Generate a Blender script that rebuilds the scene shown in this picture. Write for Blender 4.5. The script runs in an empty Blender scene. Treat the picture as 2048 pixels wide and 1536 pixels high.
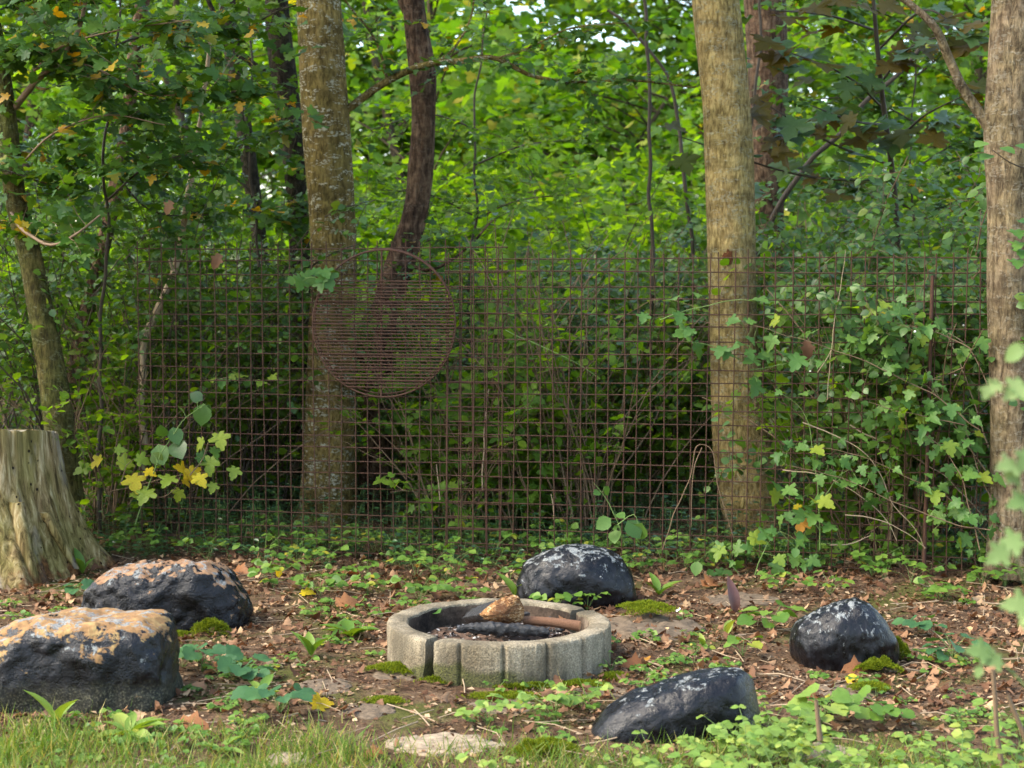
import bpy, bmesh, math, random
import numpy as np
from mathutils import Vector, Matrix, noise as mn

random.seed(7)
RNG = np.random.default_rng(11)
R = math.radians
scene = bpy.context.scene
C = scene.collection

# ------------------------------------------------------------------ camera, sky, sun, exposure
CAM_H, FPX, PITCH = 1.6, 3247.0, R(3.89)
cam_d = bpy.data.cameras.new('camera')
cam_d.sensor_width = 36.0
cam_d.lens = 36.0 * FPX / 2048.0
cam_d.clip_start = 0.05
cam_d.clip_end = 600
cam_d.dof.use_dof = True
cam_d.dof.focus_distance = 7.3
cam_d.dof.aperture_fstop = 3.8
cam = bpy.data.objects.new('camera', cam_d)
C.objects.link(cam)
cam.location = (0, 0, CAM_H)
cam.rotation_euler = (R(90) - PITCH, 0, 0)
scene.camera = cam

SUN_EL, SUN_AZ = 47.0, -104.0          # azimuth from +Y towards +X (negative: from the left)
world = bpy.data.worlds.new('World')
scene.world = world
world.use_nodes = True
wn = world.node_tree
sky = wn.nodes.new('ShaderNodeTexSky')
sky.sky_type = 'NISHITA'
sky.sun_disc = False
sky.sun_elevation = R(SUN_EL)
sky.sun_rotation = R(SUN_AZ)
sky.air_density = 1.0
sky.dust_density = 1.6
bg = wn.nodes['Background']
bg.inputs['Strength'].default_value = 0.15
wn.links.new(sky.outputs[0], bg.inputs['Color'])
sun_d = bpy.data.lights.new('sun', 'SUN')
sun_d.energy = 1.15
sun_d.angle = R(32.0)
sun_d.color = (1.0, 0.96, 0.89)
sun = bpy.data.objects.new('sun', sun_d)
C.objects.link(sun)
_sd = Vector((math.sin(R(SUN_AZ)) * math.cos(R(SUN_EL)), math.cos(R(SUN_AZ)) * math.cos(R(SUN_EL)), math.sin(R(SUN_EL))))
sun.rotation_euler = _sd.to_track_quat('Z', 'Y').to_euler()
sun.location = _sd * 40

vs = scene.view_settings
vs.view_transform = 'Standard'
vs.look = 'None'
vs.exposure = 2.35
vs.gamma = 1.0
vs.use_curve_mapping = False
vs.use_white_balance = True            # camera white balance set for open shade
vs.white_balance_temperature = 7250
vs.white_balance_tint = 8
cy = scene.cycles
cy.use_denoising = True
cy.max_bounces = 7
cy.diffuse_bounces = 4
cy.glossy_bounces = 3
cy.transmission_bounces = 4
cy.caustics_reflective = False
cy.caustics_refractive = False
cy.sample_clamp_indirect = 6.0
cy.use_adaptive_sampling = True
cy.adaptive_threshold = 0.015

# ------------------------------------------------------------------ helpers
_cp, _sp = math.cos(PITCH), math.sin(PITCH)

def P(px, py, Y):
    """World point on the photograph's ray through (px, py) at depth Y."""
    u = (px - 1024) / FPX
    v = (768 - py) / FPX
    d = (u, _cp + v * _sp, -_sp + v * _cp)
    k = Y / d[1]
    return Vector((d[0] * k, Y, CAM_H + d[2] * k))

def G(px, py, z=0.0):
    """World point on the ground along that ray."""
    u = (px - 1024) / FPX
    v = (768 - py) / FPX
    d = (u, _cp + v * _sp, -_sp + v * _cp)
    k = (z - CAM_H) / d[2]
    return Vector((d[0] * k, d[1] * k, z))

def fbm(x, y, z=0.0, o=3):
    s, a, f = 0.0, 1.0, 1.0
    for _ in range(o):
        s += a * mn.noise(Vector((x * f, y * f, z * f)))
        a *= 0.5
        f *= 2.1
    return s

def gz(x, y):
    b = 0.030 * fbm(x * 0.55 + 3.1, y * 0.55, 0.3, 2) + 0.008 * mn.noise(Vector((x * 4.0, y * 4.0, 2.0)))
    if y > 9.5:
        b += min(0.25, 0.03 * (y - 9.5))
    return b

def unit(a):
    return a / np.maximum(np.linalg.norm(a, axis=-1, keepdims=True), 1e-9)

def mesh_np(name, V, F):
    """V (n,3), F list of int arrays of equal-sided polygons."""
    me = bpy.data.meshes.new(name)
    V = np.asarray(V, dtype=np.float32)
    me.vertices.add(len(V))
    me.vertices.foreach_set('co', V.ravel())
    if not isinstance(F, list):
        F = [F]
    F = [np.asarray(f, dtype=np.int32) for f in F if len(f)]
    nl = sum(f.size for f in F)
    npoly = sum(len(f) for f in F)
    me.loops.add(nl)
    me.loops.foreach_set('vertex_index', np.concatenate([f.ravel() for f in F]))
    me.polygons.add(npoly)
    st, off = [], 0
    for f in F:
        st.append(off + np.arange(len(f), dtype=np.int32) * f.shape[1])
        off += f.size
    me.polygons.foreach_set('loop_start', np.concatenate(st))
    me.update(calc_edges=True)
    return me

def smooth(me):
    me.polygons.foreach_set('use_smooth', np.ones(len(me.polygons), dtype=bool))
    return me

def link(name, me, mat=None, parent=None, loc=None):
    o = bpy.data.objects.new(name, me)
    C.objects.link(o)
    if mat is not None and not me.materials:
        me.materials.append(mat)
    if parent is not None:
        o.parent = parent
    if loc is not None:
        o.location = loc
    if parent is not None and name in ('twigs', 'petioles', 'stalks', 'foliage', 'crown', 'stems', 'branches'):
        o['kind'] = 'stuff'
    return o

def tag(o, label=None, cat=None, group=None, kind=None):
    if label: o['label'] = label
    if cat: o['category'] = cat
    if group: o['group'] = group
    if kind: o['kind'] = kind
    return o

def empty(name, loc, label, cat, group=None):
    o = bpy.data.objects.new(name, None)
    o.empty_display_size = 0.1
    C.objects.link(o)
    o.location = loc
    return tag(o, label, cat, group)

class MB:
    """Collects numpy geometry pieces into one mesh."""
    def __init__(self):
        self.V, self.F3, self.F4, self.n = [], [], [], 0
    def add(self, V, F):
        F = np.asarray(F, dtype=np.int32)
        V = np.asarray(V, dtype=np.float32)
        (self.F3 if F.shape[1] == 3 else self.F4).append(F + self.n)
        self.V.append(V)
        self.n += len(V)
    def mesh(self, name, sm=False, offset=None):
        V = np.concatenate(self.V)
        if offset is not None:
            V = V - np.asarray(offset, dtype=np.float32)
        F = []
        if self.F3: F.append(np.concatenate(self.F3))
        if self.F4: F.append(np.concatenate(self.F4))
        me = mesh_np(name, V, F)
        return smooth(me) if sm else me

def resample(pts, rad, step):
    pts = np.array([list(p) for p in pts], dtype=float)
    rad = np.asarray(rad, dtype=float)
    seg = np.maximum(np.linalg.norm(np.diff(pts, axis=0), axis=1), 1e-4)
    t = np.concatenate([[0], np.cumsum(seg)])
    n = max(2, int(t[-1] / step) + 1)
    tt = np.linspace(0, t[-1], n)
    # Catmull-Rom style smoothing through a cubic Hermite
    m = np.gradient(pts, t, axis=0)
    mr = np.gradient(rad, t)
    i = np.clip(np.searchsorted(t, tt, side='right') - 1, 0, len(t) - 2)
    h = (t[i + 1] - t[i])
    s = (tt - t[i]) / h
    h00, h10, h01, h11 = 2*s**3-3*s**2+1, s**3-2*s**2+s, -2*s**3+3*s**2, s**3-s**2
    f = lambda a, b, c, d: h00[:, None]*a + (h10*h)[:, None]*b + h01[:, None]*c + (h11*h)[:, None]*d
    p = f(pts[i], m[i], pts[i+1], m[i+1])
    r = h00*rad[i] + h10*h*mr[i] + h01*rad[i+1] + h11*h*mr[i+1]
    return p, np.maximum(r, 0.0008)

def tube(pts, rad, k=5, cap=True, rough=0.0, freq=3.0, vstretch=0.35, seed=0.0):
    p = np.asarray(pts, dtype=float)
    n = len(p)
    r = np.broadcast_to(np.asarray(rad, dtype=float), (n,))
    t = unit(np.gradient(p, axis=0))
    ref = np.array([1.0, 0, 0]) if abs(t[0][0]) < 0.8 else np.array([0, 1.0, 0])
    a = unit(np.cross(t, np.broadcast_to(ref, t.shape)))
    b = np.cross(t, a)
    th = np.arange(k) * 2 * math.pi / k
    ring = a[:, None, :] * np.cos(th)[None, :, None] + b[:, None, :] * np.sin(th)[None, :, None]
    rr = np.repeat(r[:, None], k, axis=1)
    if rough > 0:
        for i in range(n):
            for j in range(k):
                q = Vector((math.cos(th[j]) * freq * 0.6 + seed, math.sin(th[j]) * freq * 0.6, p[i][2] * freq * vstretch))
                rr[i, j] *= 1 + rough * (mn.noise(q) + 0.5 * mn.noise(q * 2.3 + Vector((0, 0, 5))) + 0.35 * mn.noise(q * 5.1))
    V = (p[:, None, :] + ring * rr[:, :, None]).reshape(-1, 3)
    i = np.arange(n - 1)[:, None] * k
    j = np.arange(k)[None, :]
    F = np.stack([i + j, i + (j + 1) % k, i + k + (j + 1) % k, i + k + j], axis=-1).reshape(-1, 4)
    return V, F

def wobble(p, amp, seed=0.0, f=3.5):
    q = np.asarray(p, dtype=float).copy()
    for i in range(1, len(q)):
        v = mn.noise_vector(Vector((q[i][2] * f + seed, q[i][0] * f, seed * 1.7))) + 0.4 * mn.noise_vector(Vector((q[i][2] * f * 3 + seed, q[i][0] * f * 3, seed)))
        q[i] += np.array(v) * amp * min(1.0, i / 3.0)
    return q

def curve(pts, r0, r1, step=0.03, k=4):
    p, r = resample(pts, np.linspace(r0, r1, len(pts)), step)
    return tube(p, r, k)

# ------------------------------------------------------------------ leaf templates (unit length along +y, normal +z)
def T(v, f):
    return np.array(v, dtype=np.float32), np.array(f, dtype=np.int32)

def oval_template(w=0.33, cup=0.12, droop=0.14, n=3):
    ts = np.linspace(0, 1, n + 2)
    V, F = [], []
    for t in ts:
        V.append((0, t, -droop * t * t))
    for s in (-1, 1):
        for t in ts[1:-1]:
            ww = w * math.sin(math.pi * t ** 0.85) ** 0.75
            V.append((s * ww, t, cup * ww * 2 - droop * t * t))
    m = n + 2
    for si, s in enumerate((-1, 1)):
        b = m + si * n
        tri = [(0, 1, b)]
        for q in range(n - 1):
            tri += [(1 + q, 2 + q, b + q), (2 + q, b + q + 1, b + q)]
        tri += [(n, n + 1, b + n - 1)]
        for a_, b_, c_ in tri:
            F.append((a_, b_, c_) if s < 0 else (a_, c_, b_))
    return T(V, F)

def lobed_template(half, centre=0.36, fold=0.14, droop=0.16):
    out = [(x, y) for x, y in half] + [(-x, y) for x, y in half[-2:0:-1]]
    V = [(0, centre, 0.02)]
    for x, y in out:
        rip = 0.05 * math.sin(9 * x + 7 * y)
        V.append((x, y, fold * abs(x) - droop * y * y + rip * abs(x) * 2))
    n = len(out)
    F = [(0, 1 + i, 1 + (i + 1) % n) for i in range(n)]
    return T(V, F)

MAPLE = lobed_template([(0.0, 0.02), (0.14, -0.10), (0.33, -0.05), (0.27, 0.11), (0.42, 0.15), (0.60, 0.27), (0.57, 0.44),
                        (0.43, 0.45), (0.27, 0.45), (0.30, 0.63), (0.24, 0.78), (0.13, 0.80), (0.10, 0.96), (0.0, 1.0)])
MAPLE_CURL = lobed_template([(0.0, 0.02), (0.12, -0.08), (0.28, -0.06), (0.24, 0.10), (0.36, 0.17), (0.50, 0.30), (0.46, 0.46),
                        (0.36, 0.45), (0.24, 0.46), (0.24, 0.60), (0.20, 0.74), (0.11, 0.80), (0.06, 0.94), (0.0, 0.97)], fold=0.42, droop=0.42)
MAPLE_BIG = lobed_template([(0.0, 0.02), (0.20, -0.10), (0.40, -0.06), (0.30, 0.12), (0.58, 0.14), (0.80, 0.40), (0.56, 0.42),
                            (0.44, 0.62), (0.24, 0.50), (0.32, 0.78), (0.16, 0.82), (0.0, 1.06)], droop=0.2, fold=0.08)
MAPLE_LOW = lobed_template([(0.0, 0.0), (0.30, -0.04), (0.26, 0.12), (0.58, 0.36), (0.27, 0.46), (0.24, 0.76), (0.0, 1.0)])
OVAL = oval_template()
OVAL_WIDE = oval_template(w=0.42, cup=0.10, droop=0.12)
OVAL_LOW = T([(0, 0, 0), (0.33, 0.45, 0.06), (0, 1, -0.12), (-0.33, 0.45, 0.06)], [(0, 1, 2), (0, 2, 3)])
LANCE = oval_template(w=0.17, cup=0.3, droop=0.35, n=4)
ROUND = lobed_template([(0.0, 0.10), (0.16, -0.10), (0.34, -0.04), (0.40, 0.10), (0.52, 0.20), (0.50, 0.36), (0.52, 0.52),
                        (0.40, 0.66), (0.34, 0.80), (0.18, 0.84), (0.10, 0.95), (0.0, 0.92)], centre=0.25, fold=0.22, droop=0.12)
DRY = lobed_template([(0.0, 0.0), (0.26, 0.06), (0.20, 0.25), (0.46, 0.40), (0.28, 0.55), (0.26, 0.80), (0.0, 1.0)],
                     centre=0.4, fold=0.55, droop=0.45)
SCRAP = T([(0, 0, 0), (0.30, 0.35, 0.16), (0.1, 1, 0.02), (-0.28, 0.55, 0.18)], [(0, 1, 2), (0, 2, 3)])

def place(tmpl, pos, axis, nrm, size):
    """All copies of a template as one vertex/face array."""
    tv, tf = tmpl
    pos, axis, nrm = np.asarray(pos, float), unit(np.asarray(axis, float)), np.asarray(nrm, float)
    size = np.broadcast_to(np.asarray(size, float), (len(pos),))
    side = unit(np.cross(axis, nrm))
    n2 = np.cross(side, axis)
    V = (pos[:, None, :] + size[:, None, None] * (tv[None, :, 0:1] * side[:, None, :] + tv[None, :, 1:2] * axis[:, None, :]
         + tv[None, :, 2:3] * n2[:, None, :]))
    F = tf[None] + (np.arange(len(pos)) * len(tv))[:, None, None]
    return V.reshape(-1, 3), F.reshape(-1, tf.shape[1])

def rnd_dir(n, rng=RNG):
    return unit(rng.normal(size=(n, 3)))

# ------------------------------------------------------------------ materials
class NT:
    def __init__(self, name):
        self.m = bpy.data.materials.new(name)
        self.m.use_nodes = True
        self.t = self.m.node_tree
        self.t.nodes.clear()
        self.out = self.t.nodes.new('ShaderNodeOutputMaterial')
    def n(self, typ, **kw):
        nd = self.t.nodes.new('ShaderNode' + typ)
        for k, v in kw.items():
            if hasattr(nd, k) and not k.startswith('i_'):
                setattr(nd, k, v)
            else:
                nd.inputs[k[2:] if k.startswith('i_') else k].default_value = v
        return nd
    def l(self, a, b):
        self.t.links.new(a, b)
    def ramp(self, fac, stops, interp='LINEAR'):
        nd = self.t.nodes.new('ShaderNodeValToRGB')
        nd.color_ramp.interpolation = interp
        e = nd.color_ramp.elements
        while len(e) < len(stops):
            e.new(0.5)
        for el, (p, c) in zip(e, stops):
            el.position = p
            el.color = tuple(c) + (1,) if len(c) == 3 else c
        self.l(fac, nd.inputs[0])
        return nd.outputs[0]
    def noise(self, scale, detail=4, rough=0.55, vec=None, dist=0.0):
        nd = self.n('TexNoise')
        nd.inputs['Scale'].default_value = scale
        nd.inputs['Detail'].default_value = detail
        nd.inputs['Roughness'].default_value = rough
        nd.inputs['Distortion'].default_value = dist
        if vec is not None:
            self.l(vec, nd.inputs['Vector'])
        return nd.outputs['Fac']
    def coords(self, scale=(1, 1, 1), kind='Object', rot=(0, 0, 0)):
        tc = self.n('TexCoord')
        mp = self.n('Mapping')
        mp.inputs['Scale'].default_value = scale
        mp.inputs['Rotation'].default_value = rot
        self.l(tc.outputs[kind], mp.inputs['Vector'])
        return mp.outputs[0]
    def mix(self, fac, a, b, mode='MIX'):
        nd = self.t.nodes.new('ShaderNodeMix')
        nd.data_type = 'RGBA'
        nd.blend_type = mode
        for sock, v in ((nd.inputs['Factor'], fac), (nd.inputs['A'], a), (nd.inputs['B'], b)):
            pass
        fs = nd.inputs[0]
        A, B = nd.inputs[6], nd.inputs[7]
        for s, v in ((fs, fac), (A, a), (B, b)):
            if isinstance(v, (int, float)):
                s.default_value = v
            elif isinstance(v, tuple):
                s.default_value = v + (1,) if len(v) == 3 else v
            else:
                self.l(v, s)
        return nd.outputs[2]
    def math(self, op, a, b=None, clamp=False):
        nd = self.n('Math')
        nd.operation = op
        nd.use_clamp = clamp
        for s, v in ((nd.inputs[0], a), (nd.inputs[1], b)):
            if v is None: continue
            if isinstance(v, (int, float)): s.default_value = v
            else: self.l(v, s)
        return nd.outputs[0]
    def bump(self, h, strength=0.5, dist=0.01):
        nd = self.n('Bump')
        nd.inputs['Strength'].default_value = strength
        nd.inputs['Distance'].default_value = dist
        self.l(h, nd.inputs['Height'])
        return nd.outputs[0]
    def principled(self, col, rough=0.7, spec=0.4, normal=None):
        b = self.n('BsdfPrincipled')
        for s, v in ((b.inputs['Base Color'], col), (b.inputs['Roughness'], rough), (b.inputs['Specular IOR Level'], spec)):
            if isinstance(v, (int, float)): s.default_value = v
            elif isinstance(v, tuple): s.default_value = v + (1,)
            else: self.l(v, s)
        if normal is not None:
            self.l(normal, b.inputs['Normal'])
        self.l(b.outputs[0], self.out.inputs['Surface'])
        return b

def leaf_mat(name, stops, transl=0.42, rough=0.5, spec=0.35, glow=(1.5, 1.25, 0.35), patch=0.0, patch_col=(0.3, 0.2, 0.03)):
    t = NT(name)
    geo = t.n('NewGeometry')
    oi = t.n('ObjectInfo')
    f = t.math('FRACT', t.math('ADD', geo.outputs['Random Per Island'], oi.outputs['Random']))
    col = t.ramp(f, stops)
    v = t.noise(38.0, 3, 0.6)
    col = t.mix(0.55, col, t.ramp(v, [(0.3, (0.55, 0.55, 0.55)), (0.7, (1.35, 1.35, 1.35))]), 'MULTIPLY')
    if patch > 0:
        col = t.mix(t.ramp(t.noise(14.0, 3), [(0.62 - patch * 0.2, (0, 0, 0)), (0.70, (1, 1, 1))]), col, patch_col)
    b = t.principled(col, rough, spec)
    tr = t.n('BsdfTranslucent')
    t.l(t.mix(1.0, col, glow, 'MULTIPLY'), tr.inputs['Color'])
    mx = t.n('MixShader')
    mx.inputs[0].default_value = transl
    t.l(b.outputs[0], mx.inputs[1])
    t.l(tr.outputs[0], mx.inputs[2])
    t.l(mx.outputs[0], t.out.inputs['Surface'])
    return t.m

G_DARK, G_MID, G_LITE, G_YEL = (0.022, 0.060, 0.018), (0.045, 0.115, 0.022), (0.085, 0.175, 0.028), (0.34, 0.24, 0.015)
M = {}
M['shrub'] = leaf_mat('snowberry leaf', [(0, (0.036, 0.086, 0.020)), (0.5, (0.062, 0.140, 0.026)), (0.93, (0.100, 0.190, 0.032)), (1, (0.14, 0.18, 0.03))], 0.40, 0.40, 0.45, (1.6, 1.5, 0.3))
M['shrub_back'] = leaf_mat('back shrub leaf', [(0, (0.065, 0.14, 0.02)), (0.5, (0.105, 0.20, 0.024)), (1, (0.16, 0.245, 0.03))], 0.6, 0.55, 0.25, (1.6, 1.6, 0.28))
M['maple'] = leaf_mat('field maple leaf', [(0, (0.050, 0.125, 0.026)), (0.55, (0.075, 0.175, 0.034)), (1, (0.115, 0.215, 0.04))], 0.38, 0.5, 0.35)
M['maple_top'] = leaf_mat('maple canopy leaf', [(0, (0.03, 0.085, 0.014)), (0.6, (0.055, 0.135, 0.018)), (0.93, (0.09, 0.17, 0.02)), (0.965, (0.36, 0.24, 0.015)), (1, (0.4, 0.22, 0.02))], 0.45, 0.5, 0.35)
M['maple_yellow'] = leaf_mat('yellow maple leaf', [(0, (0.50, 0.36, 0.015)), (0.6, (0.56, 0.42, 0.02)), (1, (0.46, 0.40, 0.03))], 0.4, 0.55, 0.3, (1.2, 1.0, 0.4), 0.3, (0.38, 0.16, 0.02))
M['maple_brown'] = leaf_mat('bronze maple leaf', [(0, (0.085, 0.070, 0.012)), (0.6, (0.115, 0.080, 0.014)), (1, (0.055, 0.085, 0.02))], 0.4, 0.6, 0.2, (1.6, 1.1, 0.2))
M['far'] = leaf_mat('far woodland leaf', [(0, (0.055, 0.140, 0.018)), (0.5, (0.100, 0.205, 0.024)), (0.95, (0.17, 0.26, 0.03)), (1, (0.34, 0.28, 0.03))], 0.55, 0.55, 0.25, (1.45, 1.5, 0.3))
M['cover'] = leaf_mat('periwinkle leaf', [(0, (0.018, 0.055, 0.022)), (0.6, (0.030, 0.080, 0.028)), (1, (0.05, 0.12, 0.03))], 0.2, 0.28, 0.6)
M['weed'] = leaf_mat('weed leaf', [(0, (0.065, 0.15, 0.020)), (0.6, (0.105, 0.205, 0.028)), (0.93, (0.16, 0.26, 0.04)), (1, (0.34, 0.30, 0.03))], 0.36, 0.5, 0.35)
M['weed_blue'] = leaf_mat('round weed leaf', [(0, (0.035, 0.105, 0.040)), (1, (0.06, 0.15, 0.048))], 0.28, 0.55, 0.3)
M['weed_pale'] = leaf_mat('pale weed leaf', [(0, (0.11, 0.21, 0.035)), (0.7, (0.19, 0.29, 0.055)), (1, (0.28, 0.34, 0.07))], 0.35, 0.55, 0.3)
M['grass'] = leaf_mat('grass blade', [(0, (0.075, 0.16, 0.024)), (0.55, (0.13, 0.22, 0.035)), (0.8, (0.25, 0.27, 0.07)), (1, (0.42, 0.34, 0.15))], 0.35, 0.6, 0.25)
M['moss'] = leaf_mat('moss', [(0, (0.075, 0.115, 0.010)), (0.5, (0.14, 0.19, 0.012)), (1, (0.22, 0.25, 0.02))], 0.25, 0.8, 0.1)
M['litter'] = leaf_mat('dry leaf', [(0, (0.075, 0.030, 0.013)), (0.35, (0.15, 0.072, 0.036)), (0.65, (0.235, 0.122, 0.062)), (0.9, (0.32, 0.19, 0.105)), (1, (0.46, 0.30, 0.16))], 0.15, 0.7, 0.25, (1.2, 0.8, 0.5))
M['scrap'] = leaf_mat('leaf scraps', [(0, (0.045, 0.020, 0.010)), (0.4, (0.125, 0.064, 0.034)), (0.75, (0.24, 0.14, 0.075)), (1, (0.44, 0.32, 0.20))], 0.1, 0.75, 0.2, (1.1, 0.8, 0.5))
M['stem_green'] = NT('green stem').m
M['berry'] = None

def simple(name, col, rough=0.7, spec=0.3, var=0.35, scale=30, bump=0.3):
    t = NT(name)
    nz = t.noise(scale, 5)
    c = t.mix(var, col, t.ramp(nz, [(0.3, (0.3, 0.3, 0.3)), (0.7, (1.6, 1.6, 1.6))]), 'MULTIPLY')
    t.principled(c, rough, spec, t.bump(nz, bump, 0.004))
    return t.m

M['stem_green'] = simple('green stem ', (0.12, 0.19, 0.05))
M['twig'] = simple('brown twig', (0.155, 0.10, 0.058))
M['twig_dark'] = simple('dark twig', (0.050, 0.037, 0.025))
M['twig_pale'] = simple('pale dead twig', (0.30, 0.22, 0.14))
M['berry'] = simple('white berry', (0.8, 0.8, 0.74), 0.5, 0.4, 0.1)
M['white'] = M['berry']

def bark_mat(name, dark, mid, lite, lichen, lichen_amt=0.5, green=(0.10, 0.115, 0.03), green_amt=0.5, hs=1.0):
    t = NT(name)
    v = t.coords((1, 1, 0.30))
    fine = t.noise(58 * hs, 6, 0.65, v, 0.4)
    big = t.noise(5.0, 4, 0.6, t.coords((1, 1, 0.5)))
    crack = t.noise(30 * hs, 5, 0.7, t.coords((1, 1, 0.24)), 0.8)
    blot = t.noise(15, 5, 0.65, t.coords((0.8, 0.8, 1.0)), 0.4)
    col = t.ramp(fine, [(0.34, dark), (0.48, mid), (0.64, lite)])
    col = t.mix(t.ramp(crack, [(0.34, (0.6, 0.6, 0.6)), (0.42, (0, 0, 0))]), col, dark)
    col = t.mix(t.ramp(big, [(0.42, (0, 0, 0)), (0.62, (green_amt,) * 3)]), col, t.mix(t.ramp(fine, [(0.4, (0.35, 0.35, 0.35)), (0.6, (1.3, 1.3, 1.3))]), (0, 0, 0), green, 'MIX'))
    col = t.mix(0.6, col, t.ramp(blot, [(0.38, (0.55, 0.53, 0.5)), (0.5, (1, 1, 1)), (0.62, (1.4, 1.38, 1.32))]), 'MULTIPLY')
    wr = t.noise(3.2, 3, 0.55, t.coords((0.5, 0.5, 2.6)), 0.6)
    col = t.mix(0.55, col, t.ramp(wr, [(0.36, (0.5, 0.48, 0.45)), (0.5, (1, 1, 1)), (0.64, (1.35, 1.33, 1.28))]), 'MULTIPLY')
    horiz = t.noise(20, 5, 0.6, t.coords((0.45, 0.45, 1.3)))
    spk = t.noise(85, 3, 0.6, t.coords((0.6, 0.6, 1.0)))
    mask = t.math('MULTIPLY', t.ramp(horiz, [(0.50, (0, 0, 0)), (0.56, (1, 1, 1))]), t.ramp(spk, [(0.50, (0, 0, 0)), (0.55, (1, 1, 1))]))
    mask = t.math('MULTIPLY', mask, lichen_amt)
    col = t.mix(mask, col, lichen)
    h = t.math('ADD', t.math('ADD', fine, t.math('MULTIPLY', crack, 1.2)), t.math('MULTIPLY', mask, 0.3))
    t.principled(col, 0.9, 0.12, t.bump(h, 1.0, 0.03))
    return t.m

M['bark_a'] = bark_mat('lichen speckled bark', (0.072, 0.048, 0.015), (0.175, 0.122, 0.040), (0.275, 0.20, 0.078), (0.48, 0.45, 0.33), 0.9, (0.13, 0.105, 0.028), 0.6)
M['bark_b'] = bark_mat('tan ridged bark', (0.135, 0.090, 0.032), (0.28, 0.197, 0.078), (0.41, 0.31, 0.14), (0.36, 0.37, 0.27), 0.4, (0.22, 0.18, 0.06), 0.5)
M['bark_c'] = bark_mat('brown grey bark', (0.075, 0.052, 0.032), (0.17, 0.122, 0.074), (0.27, 0.205, 0.132), (0.36, 0.33, 0.25), 0.35, (0.15, 0.125, 0.05), 0.4, 0.8)
M['bark_green'] = bark_mat('olive bark', (0.035, 0.03, 0.012), (0.085, 0.07, 0.022), (0.14, 0.11, 0.04), (0.24, 0.25, 0.14), 0.35, (0.075, 0.085, 0.018), 0.8)
M['bark_dark'] = bark_mat('near black bark', (0.012, 0.009, 0.007), (0.03, 0.022, 0.016), (0.06, 0.045, 0.03), (0.12, 0.12, 0.09), 0.2, (0.03, 0.03, 0.012), 0.4)
M['bark_red'] = bark_mat('reddish split bark', (0.035, 0.02, 0.014), (0.12, 0.065, 0.04), (0.25, 0.16, 0.105), (0.3, 0.24, 0.18), 0.25, (0.07, 0.05, 0.025), 0.3, 0.6)
M['bark_brown'] = bark_mat('dark brown split bark', (0.022, 0.013, 0.009), (0.075, 0.043, 0.027), (0.16, 0.105, 0.07), (0.22, 0.18, 0.14), 0.2, (0.05, 0.04, 0.02), 0.3, 0.6)
M['bark_far'] = simple('far bark', (0.06, 0.045, 0.03), 0.9, 0.1)

def rust_mat():
    t = NT('rusty iron')
    a = t.noise(60, 4)
    b = t.noise(6, 3)
    c = t.ramp(a, [(0.36, (0.016, 0.008, 0.006)), (0.52, (0.052, 0.023, 0.013)), (0.66, (0.15, 0.062, 0.028))])
    c = t.mix(t.ramp(b, [(0.5, (0, 0, 0)), (0.7, (0.6, 0.6, 0.6))]), c, (0.055, 0.026, 0.02))
    t.principled(c, 0.8, 0.3, t.bump(a, 0.4, 0.002))
    return t.m
M['rust'] = rust_mat()
M['rust_dark'] = simple('dark rusty grate iron', (0.060, 0.026, 0.015), 0.8, 0.3, 0.8, 45, 0.4)

def ground_mat():
    t = NT('woodland soil')
    v = t.coords()
    a = t.noise(9, 8, 0.7, v)
    b = t.noise(55, 5, 0.65, v)
    g = t.noise(1.6, 4, 0.6, v)
    c = t.ramp(a, [(0.30, (0.04, 0.022, 0.012)), (0.48, (0.10, 0.062, 0.038)), (0.60, (0.16, 0.105, 0.066)), (0.75, (0.25, 0.18, 0.12))])
    c = t.mix(0.5, c, t.ramp(b, [(0.3, (0.3, 0.3, 0.3)), (0.7, (1.7, 1.6, 1.5))]), 'MULTIPLY')
    c = t.mix(t.ramp(t.math('ADD', g, t.math('MULTIPLY', b, 0.25)), [(0.62, (0, 0, 0)), (0.74, (0.75, 0.75, 0.75))]), c, (0.075, 0.09, 0.018))
    t.principled(c, 0.95, 0.1, t.bump(t.math('ADD', a, b), 0.8, 0.03))
    return t.m
M['ground'] = ground_mat()

# ------------------------------------------------------------------ ground
def axis_samples(lo, a, b, hi, fine, coarse_n):
    mid = np.arange(a, b + 1e-6, fine)
    s = np.linspace(0, 1, coarse_n + 1)[1:] ** 2
    return np.concatenate([(a - (a - lo) * s)[::-1], mid, b + (hi - b) * s])

gx = axis_samples(-160, -3.6, 3.6, 160, 0.04, 22)
gy = axis_samples(-60, 4.2, 9.6, 300, 0.04, 26)
XX, YY = np.meshgrid(gx, gy)
ZZ = np.array([gz(x, y) for x, y in zip(XX.ravel(), YY.ravel())])
nx, ny = len(gx), len(gy)
ii, jj = np.meshgrid(np.arange(nx - 1), np.arange(ny - 1))
q = (jj * nx + ii).ravel()
ground = link('ground', smooth(mesh_np('ground', np.stack([XX.ravel(), YY.ravel(), ZZ], 1), np.stack([q, q + 1, q + nx + 1, q + nx], 1))), M['ground'])
tag(ground, 'brown woodland soil of the clearing and the wood', 'ground', kind='structure')

def on(p, dz=0.0):
    return Vector((p.x, p.y, gz(p.x, p.y) + dz))

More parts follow.
